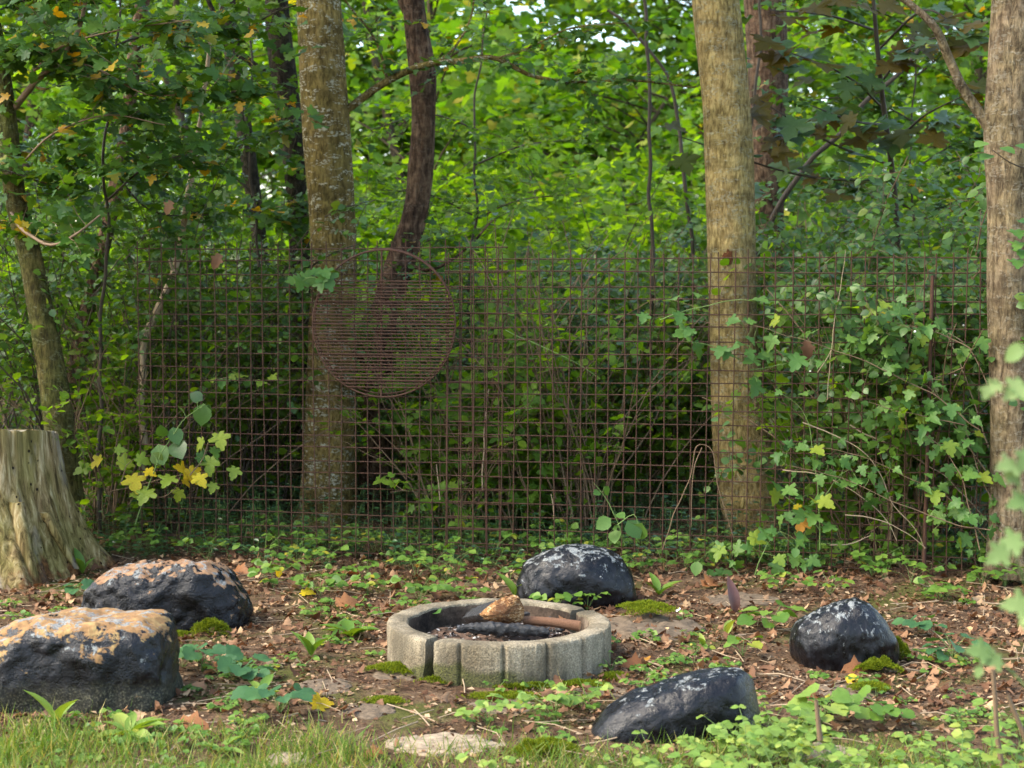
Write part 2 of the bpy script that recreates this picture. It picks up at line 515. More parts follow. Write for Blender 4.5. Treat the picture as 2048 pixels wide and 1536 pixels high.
# ------------------------------------------------------------------ trees
def trunk_mesh(rows, Y, k=36, rough=0.05, freq=2.2, step=0.035, seed=0.0, up=None, Yb=None):
    """rows: (centre px, py, width px) from the top of the picture downwards; optionally carried on upwards beyond it."""
    pts, rad = [], []
    for cx, py, w in rows:
        pts.append(P(cx, py, Y)); rad.append(0.5 * w * Y / FPX)
    if up:
        p0, p1 = pts[0], pts[1]
        d = (p0 - p1).normalized()
        nxt = []
        for s in (0.25, 0.5, 0.75, 1.0):
            nxt.insert(0, (p0 + d * up * s + Vector((0, 0, 0.1 * up * s)), rad[0] * (1 - 0.6 * s)))
        pts = [a for a, _ in nxt] + pts
        rad = [b for _, b in nxt] + rad
    p, r = resample(pts, rad, step)
    if k < 12:
        p, r = wobble(p, 0.045, seed, 1.3), r * 0.8
    return tube(p, r, k, rough=rough, freq=freq, seed=seed), p, r

def twig_leaves(rng, path, n, size, spread, tmpl_axis_up=0.15, cam_face=0.35):
    """Leaves in pairs along a path: returns pos, axis, normal, size arrays."""
    path = np.asarray(path)
    t = np.linspace(0.08, 1.0, n) * (len(path) - 1)
    i = np.clip(t.astype(int), 0, len(path) - 2)
    f = (t - i)[:, None]
    pos = path[i] * (1 - f) + path[i + 1] * f
    d = unit(path[i + 1] - path[i])
    up = np.array([0, 0, 1.0])
    side = unit(np.cross(d, up) + 1e-6)
    s = np.where(np.arange(n) % 2 == 0, 1.0, -1.0)[:, None]
    ax = unit(side * s * 0.9 + d * 0.45 + rng.normal(size=(n, 3)) * 0.35 + up * -0.12)
    nr = unit(up * 0.9 + np.array([0, -1.0, 0]) * cam_face + rng.normal(size=(n, 3)) * 0.38)
    pos = pos + ax * spread * rng.uniform(0.4, 1, (n, 1))
    return pos, ax, nr, size * rng.uniform(0.6, 1.15, n)

def branchlets(rng, path, r0, n, length, droop=0.1, up=0.1, flat=0.35, toward=None):
    """Side twigs of a limb: list of point arrays."""
    path = np.asarray(path)
    out = []
    for q_ in range(n):
        t = rng.uniform(0.12, 1.0) * (len(path) - 1)
        i = min(int(t), len(path) - 2)
        p0 = path[i] + (path[i + 1] - path[i]) * (t - i)
        d = unit(path[i + 1] - path[i])
        v = rng.normal(size=3) * np.array([1, 1, flat]) + d * 0.5
        if toward is not None:
            v = v + toward
        v = unit(v)
        L = length * rng.uniform(0.5, 1.2)
        pts = [p0]
        cur = p0.copy()
        for s in range(4):
            v = unit(v + rng.normal(size=3) * 0.15 + np.array([0, 0, up - droop * s * 0.5]))
            cur = cur + v * L / 4
            pts.append(cur.copy())
        out.append(np.array(pts))
    return out

def foliage_on(rng, twigs, per, size, tmpl, mb_leaf, mb_twig, r=0.0025, cam_face=0.35):
    A = [[], [], [], []]
    for tw in twigs:
        V, F = tube(tw, np.linspace(r, r * 0.4, len(tw)), 3)
        mb_twig.add(V, F)
        for a_, b_ in zip(A, twig_leaves(rng, tw, per, size, size * 0.35, cam_face=cam_face)):
            a_.append(b_)
    if A[0]:
        mb_leaf.add(*place(tmpl, *[np.concatenate(a) for a in A]))

def tree(name, label, base_px, mat, rows, Y, up=None, k=36, rough=0.05, freq=2.2, limbs=(), crown=None, leaf=None, tmpl=MAPLE_LOW,
         leafsize=0.075, seed=1, group=None, extra=None, limb_mat=None):
    rng = np.random.default_rng(seed)
    (V, F), p, r = trunk_mesh(rows, Y, k, rough, freq, seed=seed * 3.7, up=up)
    base = p[-1] if p[-1][2] < p[0][2] else p[0]
    base = Vector((base[0], base[1], gz(base[0], base[1])))
    root = empty(name, base, label, 'tree', group)
    off = np.array(base)
    link('trunk', smooth(mesh_np('trunk', V - off, F)), mat, root)
    fol, tw = MB(), MB()
    for li, (lp, r0, r1, ntw, tl, per) in enumerate(limbs):
        pp, rr = resample(lp, np.linspace(r0, r1, len(lp)), 0.05)
        lv, lf = tube(pp, rr, 8 if r0 > 0.012 else 5, rough=0.06, freq=4, seed=li)
        link('branch', smooth(mesh_np('branch', lv - off, lf)), limb_mat or mat, root)
        if ntw:
            foliage_on(rng, branchlets(rng, pp, r1, ntw, tl), per, leafsize, tmpl, fol, tw)
    if crown:                                     # crown above the picture: (centre, radii, clumps, leaves per clump, leaf size)
        for (cc, rad, ncl, npl, ls) in crown:
            cc, rad = np.array(cc), np.array(rad)
            d = rnd_dir(ncl, rng) * rng.uniform(0.35, 1, (ncl, 1)) ** 0.5
            cen = cc + d * rad
            pos = (cen[:, None, :] + rng.normal(size=(ncl, npl, 3)) * np.array([0.34, 0.34, 0.13])).reshape(-1, 3)
            n = len(pos)
            fol.add(*place(tmpl, pos, rng.normal(size=(n, 3)) * [1, 1, 0.4], unit(rng.normal(size=(n, 3)) * 0.45 + [0, 0, 1]), ls * rng.uniform(0.7, 1.2, n)))
            for c_ in cen[::3]:
                tw.add(*curve([Vector(p[0] if p[0][2] > p[-1][2] else p[-1]) * 0.6 + Vector(cc) * 0.4, Vector(cc) * 0.5 + Vector(c_) * 0.5, Vector(c_)], 0.025, 0.004, 0.3, 4))
    if tw.V:
        link('twigs', tw.mesh('twigs', offset=off), limb_mat or mat, root)
    if fol.V:
        link('crown', fol.mesh('crown', offset=off), leaf or M['maple_top'], root)
    return root

# the lichen-speckled trunk behind the left half of the fence
YA = 10.3
tree('lichen_tree', 'straight brown trunk with pale lichen flecks behind the round grill grate', None, M['bark_a'],
     [(637, 0, 86), (644, 120, 91), (652, 250, 95), (662, 400, 92), (667, 520, 91), (665, 700, 96), (660, 850, 106), (656, 970, 114), (655, 1020, 122), (652, 1062, 150)],
     YA, up=2.5, limbs=[
        ([P(690, 222, YA), P(770, 165, YA), P(850, 130, YA - .1), P(920, 122, YA - .15), P(985, 115, YA - .2), P(1060, 150, YA - .2), P(1130, 163, YA - .2), P(1250, 160, YA - .2), P(1390, 175, YA - .1)], 0.026, 0.005, 26, 0.42, 12),
        ([P(775, 164, YA), P(768, 130, YA), P(745, 70, YA + .1), P(690, 0, YA + .1), P(660, -60, YA + .1)], 0.011, 0.006, 6, 0.4, 12),
        ([P(870, 128, YA - .1), P(905, 100, YA), P(940, 40, YA), P(950, -60, YA)], 0.010, 0.005, 8, 0.42, 12),
        ([P(990, 118, YA - .2), P(1060, 95, YA - .3), P(1130, 60, YA - .3), P(1250, 45, YA - .3)], 0.008, 0.004, 12, 0.42, 12)],
     crown=[((-2.7, 10.3, 6.2), (3.4, 2.6, 1.7), 34, 36, 0.17)], leafsize=0.062, seed=3, leaf=M['maple_top'])

YB = 9.9
tree('tan_tree', 'tan ridged trunk with a rusty scar and curved foot behind the fence', None, M['bark_b'],
     [(1432, 0, 92), (1441, 100, 93), (1451, 200, 93), (1458, 320, 96), (1462, 430, 97), (1465, 600, 95), (1470, 720, 100), (1477, 820, 110), (1484, 900, 116), (1496, 990, 114), (1506, 1050, 112), (1512, 1085, 125)],
     YB, up=2.5, rough=0.06, crown=[((0.9, 10.0, 5.8), (2.3, 2.0, 1.5), 20, 36, 0.17)], seed=5)

YC = 8.35
tree('forked_tree', 'grey brown trunk at the right end of the fence with a slim upward branch', None, M['bark_c'],
     [(2028, 0, 86), (2022, 130, 90), (2017, 250, 96), (2017, 400, 86), (2016, 560, 84), (2020, 700, 86), (2026, 850, 90), (2028, 980, 96), (2026, 1090, 104), (2026, 1150, 122)],
     YC, up=2.5, rough=0.06, limbs=[
        ([P(1985, 268, YC), P(1958, 225, YC), P(1928, 180, YC - .02), P(1895, 110, YC - .05), P(1870, 55, YC - .1), P(1835, 20, YC - .1), P(1780, -20, YC - .1)], 0.030, 0.016, 0, 0.4, 8)],
     crown=[((3.4, 8.6, 5.4), (2.2, 2.2, 1.5), 16, 40, 0.15)], seed=6)

# brown split trunk in the middle distance
YD = 10.85
tree('split_tree', 'dark brown trunk with split bark leaning behind the round grate', None, M['bark_brown'],
     [(826, -20, 42), (834, 60, 48), (845, 130, 54), (848, 250, 48), (842, 330, 48), (832, 420, 46), (806, 510, 54), (778, 590, 52), (764, 680, 48), (757, 780, 50), (752, 900, 56), (748, 1010, 68)],
     YD, up=2.0, k=28, rough=0.16, freq=2.6, seed=8, limbs=[([P(842, 60, YD), P(815, 20, YD), P(795, -30, YD)], .05, .03, 0, 0, 0), ([P(800, 520, YD), P(860, 540, YD - .2), P(930, 500, YD - .3), P(985, 440, YD - .3)], 0.014, 0.006, 8, 0.4, 10)])

YE = 11.6
tree('dark_tree', 'nearly black twisted trunk just left of the lichen trunk', None, M['bark_dark'],
     [(552, -30, 44), (556, 60, 50), (566, 150, 52), (580, 260, 50), (592, 380, 42), (598, 480, 40), (604, 620, 44), (602, 800, 50), (600, 1010, 60)],
     YE, up=2.0, k=24, rough=0.10, seed=9, limbs=[([P(560, 165, YE), P(520, 140, YE), P(480, 105, YE), P(450, 65, YE), P(425, 20, YE), P(400, -40, YE)], 0.030, 0.014, 6, 0.5, 10)])
tree('slim_dark_tree', 'slim dark trunk between the black trunk and the dead grey sapling', None, M['bark_dark'],
     [(452, -30, 34), (458, 60, 34), (470, 140, 34), (486, 240, 32), (505, 380, 32), (520, 500, 30), (525, 700, 34), (528, 1000, 40)], 12.6, up=2.0, k=18, rough=0.1, seed=10)

# olive leaning trunk at the left edge
YF = 9.3
tree('olive_tree', 'olive green trunk leaning left behind the sawn stump', None, M['bark_green'],
     [(-18, 40, 36), (4, 160, 38), (18, 280, 40), (32, 400, 42), (58, 500, 46), (78, 600, 48), (96, 700, 54), (112, 800, 58), (122, 880, 62), (130, 1000, 74)],
     YF, up=1.2, k=26, rough=0.07, seed=12, limbs=[
        ([P(30, 215, YF), P(70, 165, YF - .1), P(115, 120, YF - .15), P(150, 75, YF - .2), P(168, 20, YF - .2), P(176, -40, YF - .2)], 0.020, 0.010, 14, 0.5, 12),
        ([P(60, 150, YF - .1), P(130, 90, YF - .5), P(240, 60, YF - .7), P(380, 40, YF - .8)], 0.008, 0.003, 16, 0.45, 11),
        ([P(20, 420, YF), P(60, 470, YF - .4), P(100, 490, YF - .5), P(150, 470, YF - .6), P(200, 430, YF - .6)], 0.012, 0.005, 10, 0.35, 10),
        ([P(120, 115, YF - .2), P(200, 140, YF - .4), P(300, 190, YF - .5), P(420, 180, YF - .5)], 0.007, 0.003, 14, 0.4, 11),
        ([P(40, 330, YF), P(120, 260, YF - .3), P(220, 230, YF - .4), P(330, 250, YF - .4)], 0.007, 0.003, 12, 0.4, 11)],
     crown=[((-3.2, 9.3, 4.9), (1.8, 1.8, 1.2), 20, 40, 0.12)], tmpl=MAPLE, leafsize=0.085, limb_mat=M['twig'])
tree('brown_tree', 'thin brown leaning trunk between the olive trunk and the dead sapling', None, M['bark_red'],
     [(292, -30, 26), (276, 60, 28), (264, 160, 28), (252, 260, 26), (236, 350, 30), (218, 440, 30), (195, 540, 30), (170, 640, 32), (152, 740, 36), (140, 860, 40), (132, 980, 48)], 11.0, up=1.5, k=18, rough=0.1, seed=14)
# dead pale sapling
tree('dead_sapling', 'pale grey dead sapling bending up at the left end of the fence', None, M['twig_pale'],
     [(418, 60, 9), (402, 180, 11), (386, 270, 12), (374, 360, 14), (364, 430, 15), (345, 540, 17), (318, 620, 18), (296, 680, 17), (290, 760, 17), (290, 860, 18), (284, 960, 20), (280, 1040, 22)], 9.9, k=10, rough=0.05, seed=15,
     limbs=[([P(345, 540, 9.9), P(325, 480, 9.9), P(300, 430, 9.8)], 0.008, 0.003, 0, 0, 0)])
# big brown trunk behind the tan one
tree('shaded_tree', 'broad dark brown trunk half hidden behind the tan trunk', None, M['bark_brown'],
     [(1528, -20, 84), (1534, 100, 82), (1536, 220, 78), (1532, 340, 74), (1528, 500, 76), (1524, 700, 80), (1520, 960, 96)], 13.6, up=3, k=24, rough=0.06, seed=16)

# thin leaning stems in the gap right of the middle
for i, (a, lab) in enumerate([
        ([(1286, -20, 9), (1290, 120, 9), (1294, 265, 9), (1300, 500, 10), (1310, 900, 12)], 'thin straight black stem left of the tan trunk'),
        ([(1860, 70, 9), (1800, 150, 11), (1735, 200, 12), (1670, 270, 13), (1600, 350, 14), (1540, 440, 15), (1500, 560, 16), (1470, 900, 18)], 'thin dark stem slanting up to the forked trunk'),
        ([(1520, -20, 7), (1525, 80, 7), (1512, 200, 8), (1500, 290, 9), (1490, 500, 10), (1480, 900, 12)], 'thin dark stem in front of the broad brown trunk'),
        ([(1215, 20, 8), (1262, 60, 8), (1318, 130, 8), (1352, 240, 9), (1372, 330, 10), (1380, 600, 10), (1370, 920, 12)], 'thin curving stem close to the left side of the tan trunk')]):
    tree('thin_stem_tree', lab, None, M['twig_dark'], a, 11.2 + 0.3 * i, k=7, rough=0.0, seed=20 + i)

# bronze big-leaved maple limb at the top right
rngb = np.random.default_rng(31)
mroot = empty('bronze_maple', P(1790, 1000, 11.5), 'young maple with big bronze and blue green leaves at the upper right', 'tree', None)
mroot.location.z = gz(mroot.location.x, mroot.location.y)
off = np.array(mroot.location)
pp, rr = resample([mroot.location, P(1800, 700, 11.3), P(1790, 400, 11.0), P(1760, 150, 10.6), P(1740, -80, 10.4)], [0.028, 0.024, 0.02, 0.016, 0.01], 0.06)
v_, f_ = tube(pp, rr, 8)
link('trunk', smooth(mesh_np('trunk', v_ - off, f_)), M['twig_dark'], mroot)
tw = MB()
ends = []
for (a, b, c) in [((1780, 330), (1650, 280), (1520, 200)), ((1770, 220), (1690, 150), (1540, 90)), ((1765, 160), (1830, 90), (1930, 60)), ((1750, 60), (1650, 30), (1540, 20)),
                  ((1785, 300), (1850, 230), (1930, 190)), ((1780, 360), (1600, 350), (1350, 270)), ((1770, 250), (1700, 240), (1620, 210)), ((1755, 100), (1860, 20), (1950, 90))]:
    pl, rl = resample([P(*a, 10.9), P(*b, 10.4), P(*c, 10.1)], [0.010, 0.007, 0.003], 0.08)
    v_, f_ = tube(pl, rl, 5)
    tw.add(v_, f_)
    ends.append(pl)
link('branches', tw.mesh('branches', offset=off), M['twig_dark'], mroot)
bl, bl2 = smooth(mesh_np('leaf', *MAPLE_BIG)), None
bl.materials.append(M['maple_brown'])
bl2 = bl.copy(); bl2.materials.clear()
M['maple_bluish'] = leaf_mat('blue green maple leaf', [(0, (0.045, 0.10, 0.03)), (1, (0.085, 0.15, 0.045))], 0.35, 0.45, 0.35)
bl2.materials.append(M['maple_bluish'])
def set_frame(o, pos, axis, nrm, size):
    a = Vector(axis).normalized(); n = Vector(nrm)
    s = a.cross(n).normalized(); n = s.cross(a)
    o.matrix_local = Matrix(((s.x * size, a.x * size, n.x * size, pos[0]), (s.y * size, a.y * size, n.y * size, pos[1]), (s.z * size, a.z * size, n.z * size, pos[2]), (0, 0, 0, 1)))
for pl in ends:
    for q_ in range(14):
        t = rngb.uniform(0.25, 1.0) * (len(pl) - 1)
        i = int(min(t, len(pl) - 2))
        p0 = pl[i] + (pl[i + 1] - pl[i]) * (t - i) + rngb.normal(size=3) * [0.09, 0.12, 0.06]
        o = link('leaf', bl if rngb.random() < 0.62 else bl2, None, mroot)
        set_frame(o, p0 - off, [rngb.normal() * 0.9, -0.5 + rngb.normal() * 0.5, -0.25 + rngb.normal() * 0.15], [rngb.normal() * .2, -0.3 + rngb.normal() * .2, 1.0], rngb.uniform(0.12, 0.20))

# ------------------------------------------------------------------ rusty mesh fence
FL, FR = P(285, 1120, 9.25), P(1985, 1166, 8.42)
FL.z = FR.z = 0.0
fdir = (FR - FL).normalized()
fnorm = Vector((fdir.y, -fdir.x, 0))             # towards the camera
def wire_mesh(length, r, wob, seed):
    n = 10
    rg = np.random.default_rng(seed)
    t = np.linspace(0, 1, n)
    p = np.stack([wob * np.sin(t * 5 + seed), wob * np.cos(t * 4 + seed * 2) + rg.normal(size=n) * 0.0006, t * length], 1)
    return smooth(mesh_np('wire', *tube(p, r, 5)))
CELL = 0.0745
def mesh_panel(label, s0, s1, dn, top, seed, z0=0.0):
    root = empty('mesh_fence_panel', FL + fdir * s0 + fnorm * dn, label, 'fence', 'rusty mesh fence panels')
    ang = math.atan2(fdir.y, fdir.x)
    root.rotation_euler = (0, 0, ang)
    rg = np.random.default_rng(seed)
    L = s1 - s0
    nv, nh = int(L / CELL) + 1, int((top - 0.035) / CELL) + 1
    vm = [wire_mesh(top, 0.0034, 0.0035, seed + i) for i in range(9)]
    hm = [wire_mesh(L + 0.03, 0.0034, 0.005, seed + 10 + i) for i in range(7)]
    for m_ in vm + hm:
        m_.materials.append(M['rust'])
    for i in range(nv):
        o = link('vertical_wire', vm[(i * 5) % 9], None, root, (i * CELL, 0, z0 + rg.uniform(-.016, .012)))
        o.rotation_euler = (rg.normal() * 0.003, rg.normal() * 0.0045, 0)
    for j in range(nh):
        o = link('horizontal_wire', hm[(j * 3) % 7], None, root, (-0.015, 0.0074, z0 + top - 0.035 - j * CELL + rg.uniform(-.003, .003)))
        o.rotation_euler = (rg.uniform(0, 6) * 0, R(90) + rg.normal() * 0.0022, 0)
    return root
FT = P(285, 500, 9.25).z
FT2 = P(1960, 515, 8.43).z
FLEN = (FR - FL).length
mesh_panel('rusty welded mesh panel that ends at the dead sapling and carries the grate', 0.0, 2.12, 0.0, FT + 0.045, 40)
mesh_panel('rusty welded mesh panel that runs past the tan trunk to the forked trunk', 1.80, FLEN, 0.018, FT2 + 0.035, 60)
# rusty post by the forked trunk
pp = [FL + fdir * (FLEN * 0.925) + fnorm * 0.035 + Vector((0.02 * s, 0, s * 1.64)) for s in np.linspace(0, 1, 8)]
pp = [p + Vector((0, 0, -0.05)) for p in pp]
o = link('fence_post', smooth(mesh_np('fence_post', *tube([list(p) for p in pp], 0.0105, 8))), M['rust'])
tag(o, 'thin rusty iron rod standing against the mesh near the forked trunk', 'post')

# ------------------------------------------------------------------ round grill grate hung on the mesh
gs = ((P(772, 647, 9.0) - FL).dot(fdir))
gc = FL + fdir * gs + fnorm * 0.05
gc.z = P(772, 647, gc.y).z
gr = 0.405
groot = empty('grill_grate', gc, 'round rusty grill grate of close thin bars hung on the mesh', 'grill grate')
groot.rotation_euler = (R(-2), 0, math.atan2(fdir.y, fdir.x))
th = np.linspace(0, 2 * math.pi, 73)[:-1]
def ring_mesh(rad, r, y):
    k, n = 6, len(th)
    V, F = [], []
    for a in th:
        for j in range(k):
            b = 2 * math.pi * j / k
            rr_ = rad + r * math.cos(b)
            V.append((rr_ * math.cos(a), y + r * math.sin(b), rr_ * math.sin(a)))
    for i in range(n):
        for j in range(k):
            F.append((i * k + j, i * k + (j + 1) % k, ((i + 1) % n) * k + (j + 1) % k, ((i + 1) % n) * k + j))
    return smooth(mesh_np('rim', np.array(V), np.array(F)))
link('rim', ring_mesh(gr, 0.0050, 0), M['rust_dark'], groot)
o = link('rim', ring_mesh(gr * 0.985, 0.0045, 0.02), M['rust_dark'], groot)
o.location.z = 0.012
for k_ in range(33):
    z = 0.232 - k_ * 0.0182
    half = math.sqrt(max(0.0, gr * gr - z * z)) - 0.004
    if half < 0.05: continue
    v_, f_ = tube([[-half, -0.006, z], [0, -0.008 + 0.002 * math.sin(k_), z + 0.002 * math.sin(k_ * 1.7)], [half, -0.006, z]], 0.0038, 5)
    link('bar', smooth(mesh_np('bar', v_, f_)), M['rust_dark'], groot)
for x_, r_ in ((-0.012, 0.006), (0.0, 0.0)):
    if r_:
        v_, f_ = tube([[x_, 0.003, -gr], [x_, 0.003, 0], [x_, 0.003, gr]], r_, 6)
        link('cross_bar', smooth(mesh_np('cross_bar', v_, f_)), M['rust_dark'], groot)
v_, f_ = tube([[-gr, 0.006, 0.0], [0, 0.006, 0], [gr, 0.006, 0.0]], 0.005, 6)
link('cross_bar', smooth(mesh_np('cross_bar', v_, f_)), M['rust_dark'], groot)

# ------------------------------------------------------------------ fire ring
def concrete_mat():
    t = NT('weathered concrete')
    v = t.coords()
    a = t.noise(4, 5, 0.6, v)
    s = t.noise(150, 3, 0.7, v)
    vo = t.n('TexVoronoi'); vo.inputs['Scale'].default_value = 110.0
    t.l(v, vo.inputs['Vector'])
    c = t.ramp(a, [(0.36, (0.135, 0.108, 0.070)), (0.5, (0.21, 0.174, 0.120)), (0.64, (0.28, 0.238, 0.17))])
    c = t.mix(0.6, c, t.ramp(s, [(0.36, (0.35, 0.33, 0.3)), (0.5, (1, 1, 1)), (0.62, (1.6, 1.58, 1.5))]), 'MULTIPLY')
    c = t.mix(t.ramp(vo.outputs['Distance'], [(0.10, (0.55, 0.55, 0.55)), (0.2, (0, 0, 0))]), c, (0.10, 0.085, 0.065))
    gr = t.noise(5, 6, 0.7, t.coords((1.6, 1.6, 0.45)), 0.5)
    c = t.mix(t.ramp(gr, [(0.42, (0.8, 0.8, 0.8)), (0.58, (0, 0, 0))]), c, (0.085, 0.072, 0.05))
    # algae and soil stain growing up from the foot
    sx = t.n('SeparateXYZ'); t.l(v, sx.inputs[0])
    w = t.noise(7, 4, 0.6, v)
    lob = t.n('TexNoise'); lob.inputs['Scale'].default_value = 2.6; lob.inputs['Detail'].default_value = 1.0
    t.l(v, lob.inputs['Vector'])
    side_ = t.math('MULTIPLY', t.math('ABSOLUTE', t.math('ADD', sx.outputs[0], 0.17)), -3.6)
    hgt = t.math('ADD', t.math('ADD', t.math('MULTIPLY', sx.outputs[2], -11.0), side_), t.math('ADD', t.math('MULTIPLY', w, 1.1), t.math('MULTIPLY', lob.outputs['Fac'], 1.9)))
    st = t.ramp(hgt, [(0.02, (0, 0, 0)), (0.30, (0.92, 0.92, 0.92))])
    c = t.mix(st, c, t.ramp(s, [(0.35, (0.035, 0.035, 0.018)), (0.6, (0.085, 0.085, 0.03)), (0.75, (0.16, 0.17, 0.03))]))
    t.principled(c, 0.92, 0.15, t.bump(t.math('ADD', s, t.math('MULTIPLY', vo.outputs['Distance'], 0.8)), 0.55, 0.006))
    return t.m
M['concrete'] = concrete_mat()
def soot_mat():
    t = NT('sooty concrete')
    v = t.coords()
    a = t.noise(6, 5, 0.6, v)
    s = t.noise(90, 4, 0.6, v)
    c = t.ramp(a, [(0.38, (0.025, 0.019, 0.015)), (0.54, (0.085, 0.06, 0.043)), (0.68, (0.19, 0.15, 0.11))])
    c = t.mix(0.5, c, t.ramp(s, [(0.33, (0.4, 0.4, 0.4)), (0.68, (1.5, 1.5, 1.5))]), 'MULTIPLY')
    t.principled(c, 0.95, 0.1, t.bump(s, 0.6, 0.006))
    return t.m
M['soot'] = soot_mat()

RC = G(1003, 1240, 0.172); RC.z = 0.0
RR, RH, RT = 0.452, 0.175, 0.088
fr = empty('fire_ring', (RC.x, RC.y, gz(RC.x, RC.y)), 'low round fire pit of two fluted grey concrete segments with an open joint', 'fire pit')
def segment(a0, a1, shift, flute, seed):
    """Angles in degrees from the front (towards the camera), positive to the right."""
    n = int((a1 - a0) / 0.45) + 1
    A = np.linspace(a0, a1, n)
    prof_n = 16
    V = []
    for ia, a in enumerate(A):
        g_ = ((a - 1.6 + 11.25) % 22.5) - 11.25
        dent = flute * (0.016 * math.exp(-(g_ / 0.9) ** 2) + 0.010 * (abs(g_) / 11.25) ** 4 * 0 + 0.002 * math.exp(-(g_ / 3.0) ** 2))
        Ro = RR - dent
        Ri = RR - RT
        ch = 0.009
        prof = [(Ro, -0.06), (Ro, 0.03), (Ro, 0.07), (Ro, 0.11), (Ro, RH - ch * 1.6), (Ro - ch * 0.35, RH - ch * 0.6), (Ro - ch, RH - 0.001), (Ro - 0.03, RH),
                ((Ro + Ri) / 2, RH + 0.001), (Ri + 0.03, RH), (Ri + ch, RH - 0.001), (Ri + ch * 0.3, RH - ch * 0.5), (Ri, RH - ch * 1.4), (Ri, 0.11), (Ri, 0.06), (Ri, -0.06)]
        end = min(ia, n - 1 - ia)
        for r, z in prof:
            x, y = math.sin(R(a)) * r, -math.cos(R(a)) * r
            nz_ = 0.0045 * fbm(x * 11 + seed, y * 11, z * 11, 4) - 0.006 * max(0.0, mn.noise(Vector((x * 23, y * 23, z * 23 + seed))) - 0.28) * (2.2 if z > RH - 0.03 else 0.7)
            chip = 0.0
            if end < 5:
                chip = (5 - end) * 0.0022 * (0.3 + abs(mn.noise(Vector((x * 40, y * 40, z * 40 + seed)))))
            rr_ = r + nz_ - (chip if r > (Ro + Ri) / 2 else -chip)
            ta = a + (0.9 * mn.noise(Vector((r * 60, z * 45, seed))) + 0.5 * mn.noise(Vector((r * 130, z * 120, seed))) if end == 0 else 0)
            V.append((math.sin(R(ta)) * rr_ + shift[0], -math.cos(R(ta)) * rr_ + shift[1], z + nz_ * 0.8 - (chip * 0.8 if z > RH - 0.02 else 0)))
    m = prof_n
    F = []
    mat_i = []
    for i in range(n - 1):
        for j in range(m - 1):
            F.append((i * m + j, (i + 1) * m + j, (i + 1) * m + j + 1, i * m + j + 1))
            mat_i.append(1 if j >= 12 else 0)
    me = bpy.data.meshes.new('ring_segment')
    caps = [tuple(range(m))[::-1], tuple((n - 1) * m + j for j in range(m))]
    me.from_pydata(V, [], F + caps)
    me.materials.append(M['concrete']); me.materials.append(M['soot'])
    me.polygons.foreach_set('material_index', mat_i + [0, 0])
    me.update()
    bm = bmesh.new(); bm.from_mesh(me)
    bmesh.ops.recalc_face_normals(bm, faces=bm.faces)
    # roughen the two broken ends
    caps_ = [f for f in bm.faces if len(f.verts) > 4]
    bmesh.ops.triangulate(bm, faces=caps_)
    bm.to_mesh(me); bm.free()
    smooth(me)
    me.set_sharp_from_angle(angle=R(38))
    return link('ring_segment', me, None, fr)
segment(-36.0, 121.0, (0, 0), 1.0, 1.0)
segment(122.5, 321.5, (-0.022, 0.018), 0.12, 9.0)
# ash bed
def ash_mat():
    t = NT('ash and soil')
    v = t.coords()
    a = t.noise(12, 6, 0.65, v)
    c = t.ramp(a, [(0.3, (0.02, 0.017, 0.015)), (0.48, (0.075, 0.048, 0.035)), (0.65, (0.17, 0.11, 0.08)), (0.8, (0.27, 0.22, 0.19))])
    t.principled(c, 0.95, 0.1, t.bump(a, 0.9, 0.02))
    return t.m
M['ash'] = ash_mat()
V, F = [], []
nr_, na_ = 14, 64
for i in range(nr_ + 1):
    rr_ = 0.352 * i / nr_
    for j in range(na_):
        a = 2 * math.pi * j / na_
        x, y = rr_ * math.cos(a), rr_ * math.sin(a)
        z = 0.106 + 0.018 * fbm(x * 6, y * 6, 4, 3) + 0.03 * math.exp(-((x + 0.02) ** 2 + (y - 0.1) ** 2) / 0.03) - 0.02 * (rr_ / 0.35) ** 2
        V.append((x, y, z))
for i in range(nr_):
    for j in range(na_):
        F.append((i * na_ + j, (i + 1) * na_ + j, (i + 1) * na_ + (j + 1) % na_, i * na_ + (j + 1) % na_))
link('ash_bed', smooth(mesh_np('ash_bed', np.array(V), np.array(F))), M['ash'], fr)

def char_mat():
    t = NT('charred wood')
    v = t.coords((1, 1, 1))
    a = t.noise(45, 5, 0.6, v)
    c = t.ramp(a, [(0.35, (0.008, 0.008, 0.009)), (0.6, (0.028, 0.027, 0.028)), (0.8, (0.13, 0.13, 0.135))])
    t.principled(c, 0.55, 0.4, t.bump(a, 0.9, 0.01))
    return t.m
M['char'] = char_mat()
def burnt_end_mat():
    t = NT('scorched log end')
    v = t.coords((1, 0.5, 2.3), rot=(0, 0.5, 0))
    a = t.noise(55, 4, 0.65, v, 1.2)
    b = t.noise(11, 4, 0.6, t.coords())
    c = t.ramp(a, [(0.34, (0.045, 0.02, 0.01)), (0.45, (0.20, 0.09, 0.032)), (0.55, (0.36, 0.19, 0.075)), (0.66, (0.62, 0.50, 0.33))])
    c = t.mix(t.ramp(b, [(0.40, (0.85, 0.85, 0.85)), (0.56, (0, 0, 0))]), c, (0.06, 0.025, 0.012))
    t.principled(c, 0.85, 0.2, t.bump(a, 0.9, 0.012))
    return t.m
M['burnt_end'] = burnt_end_mat()
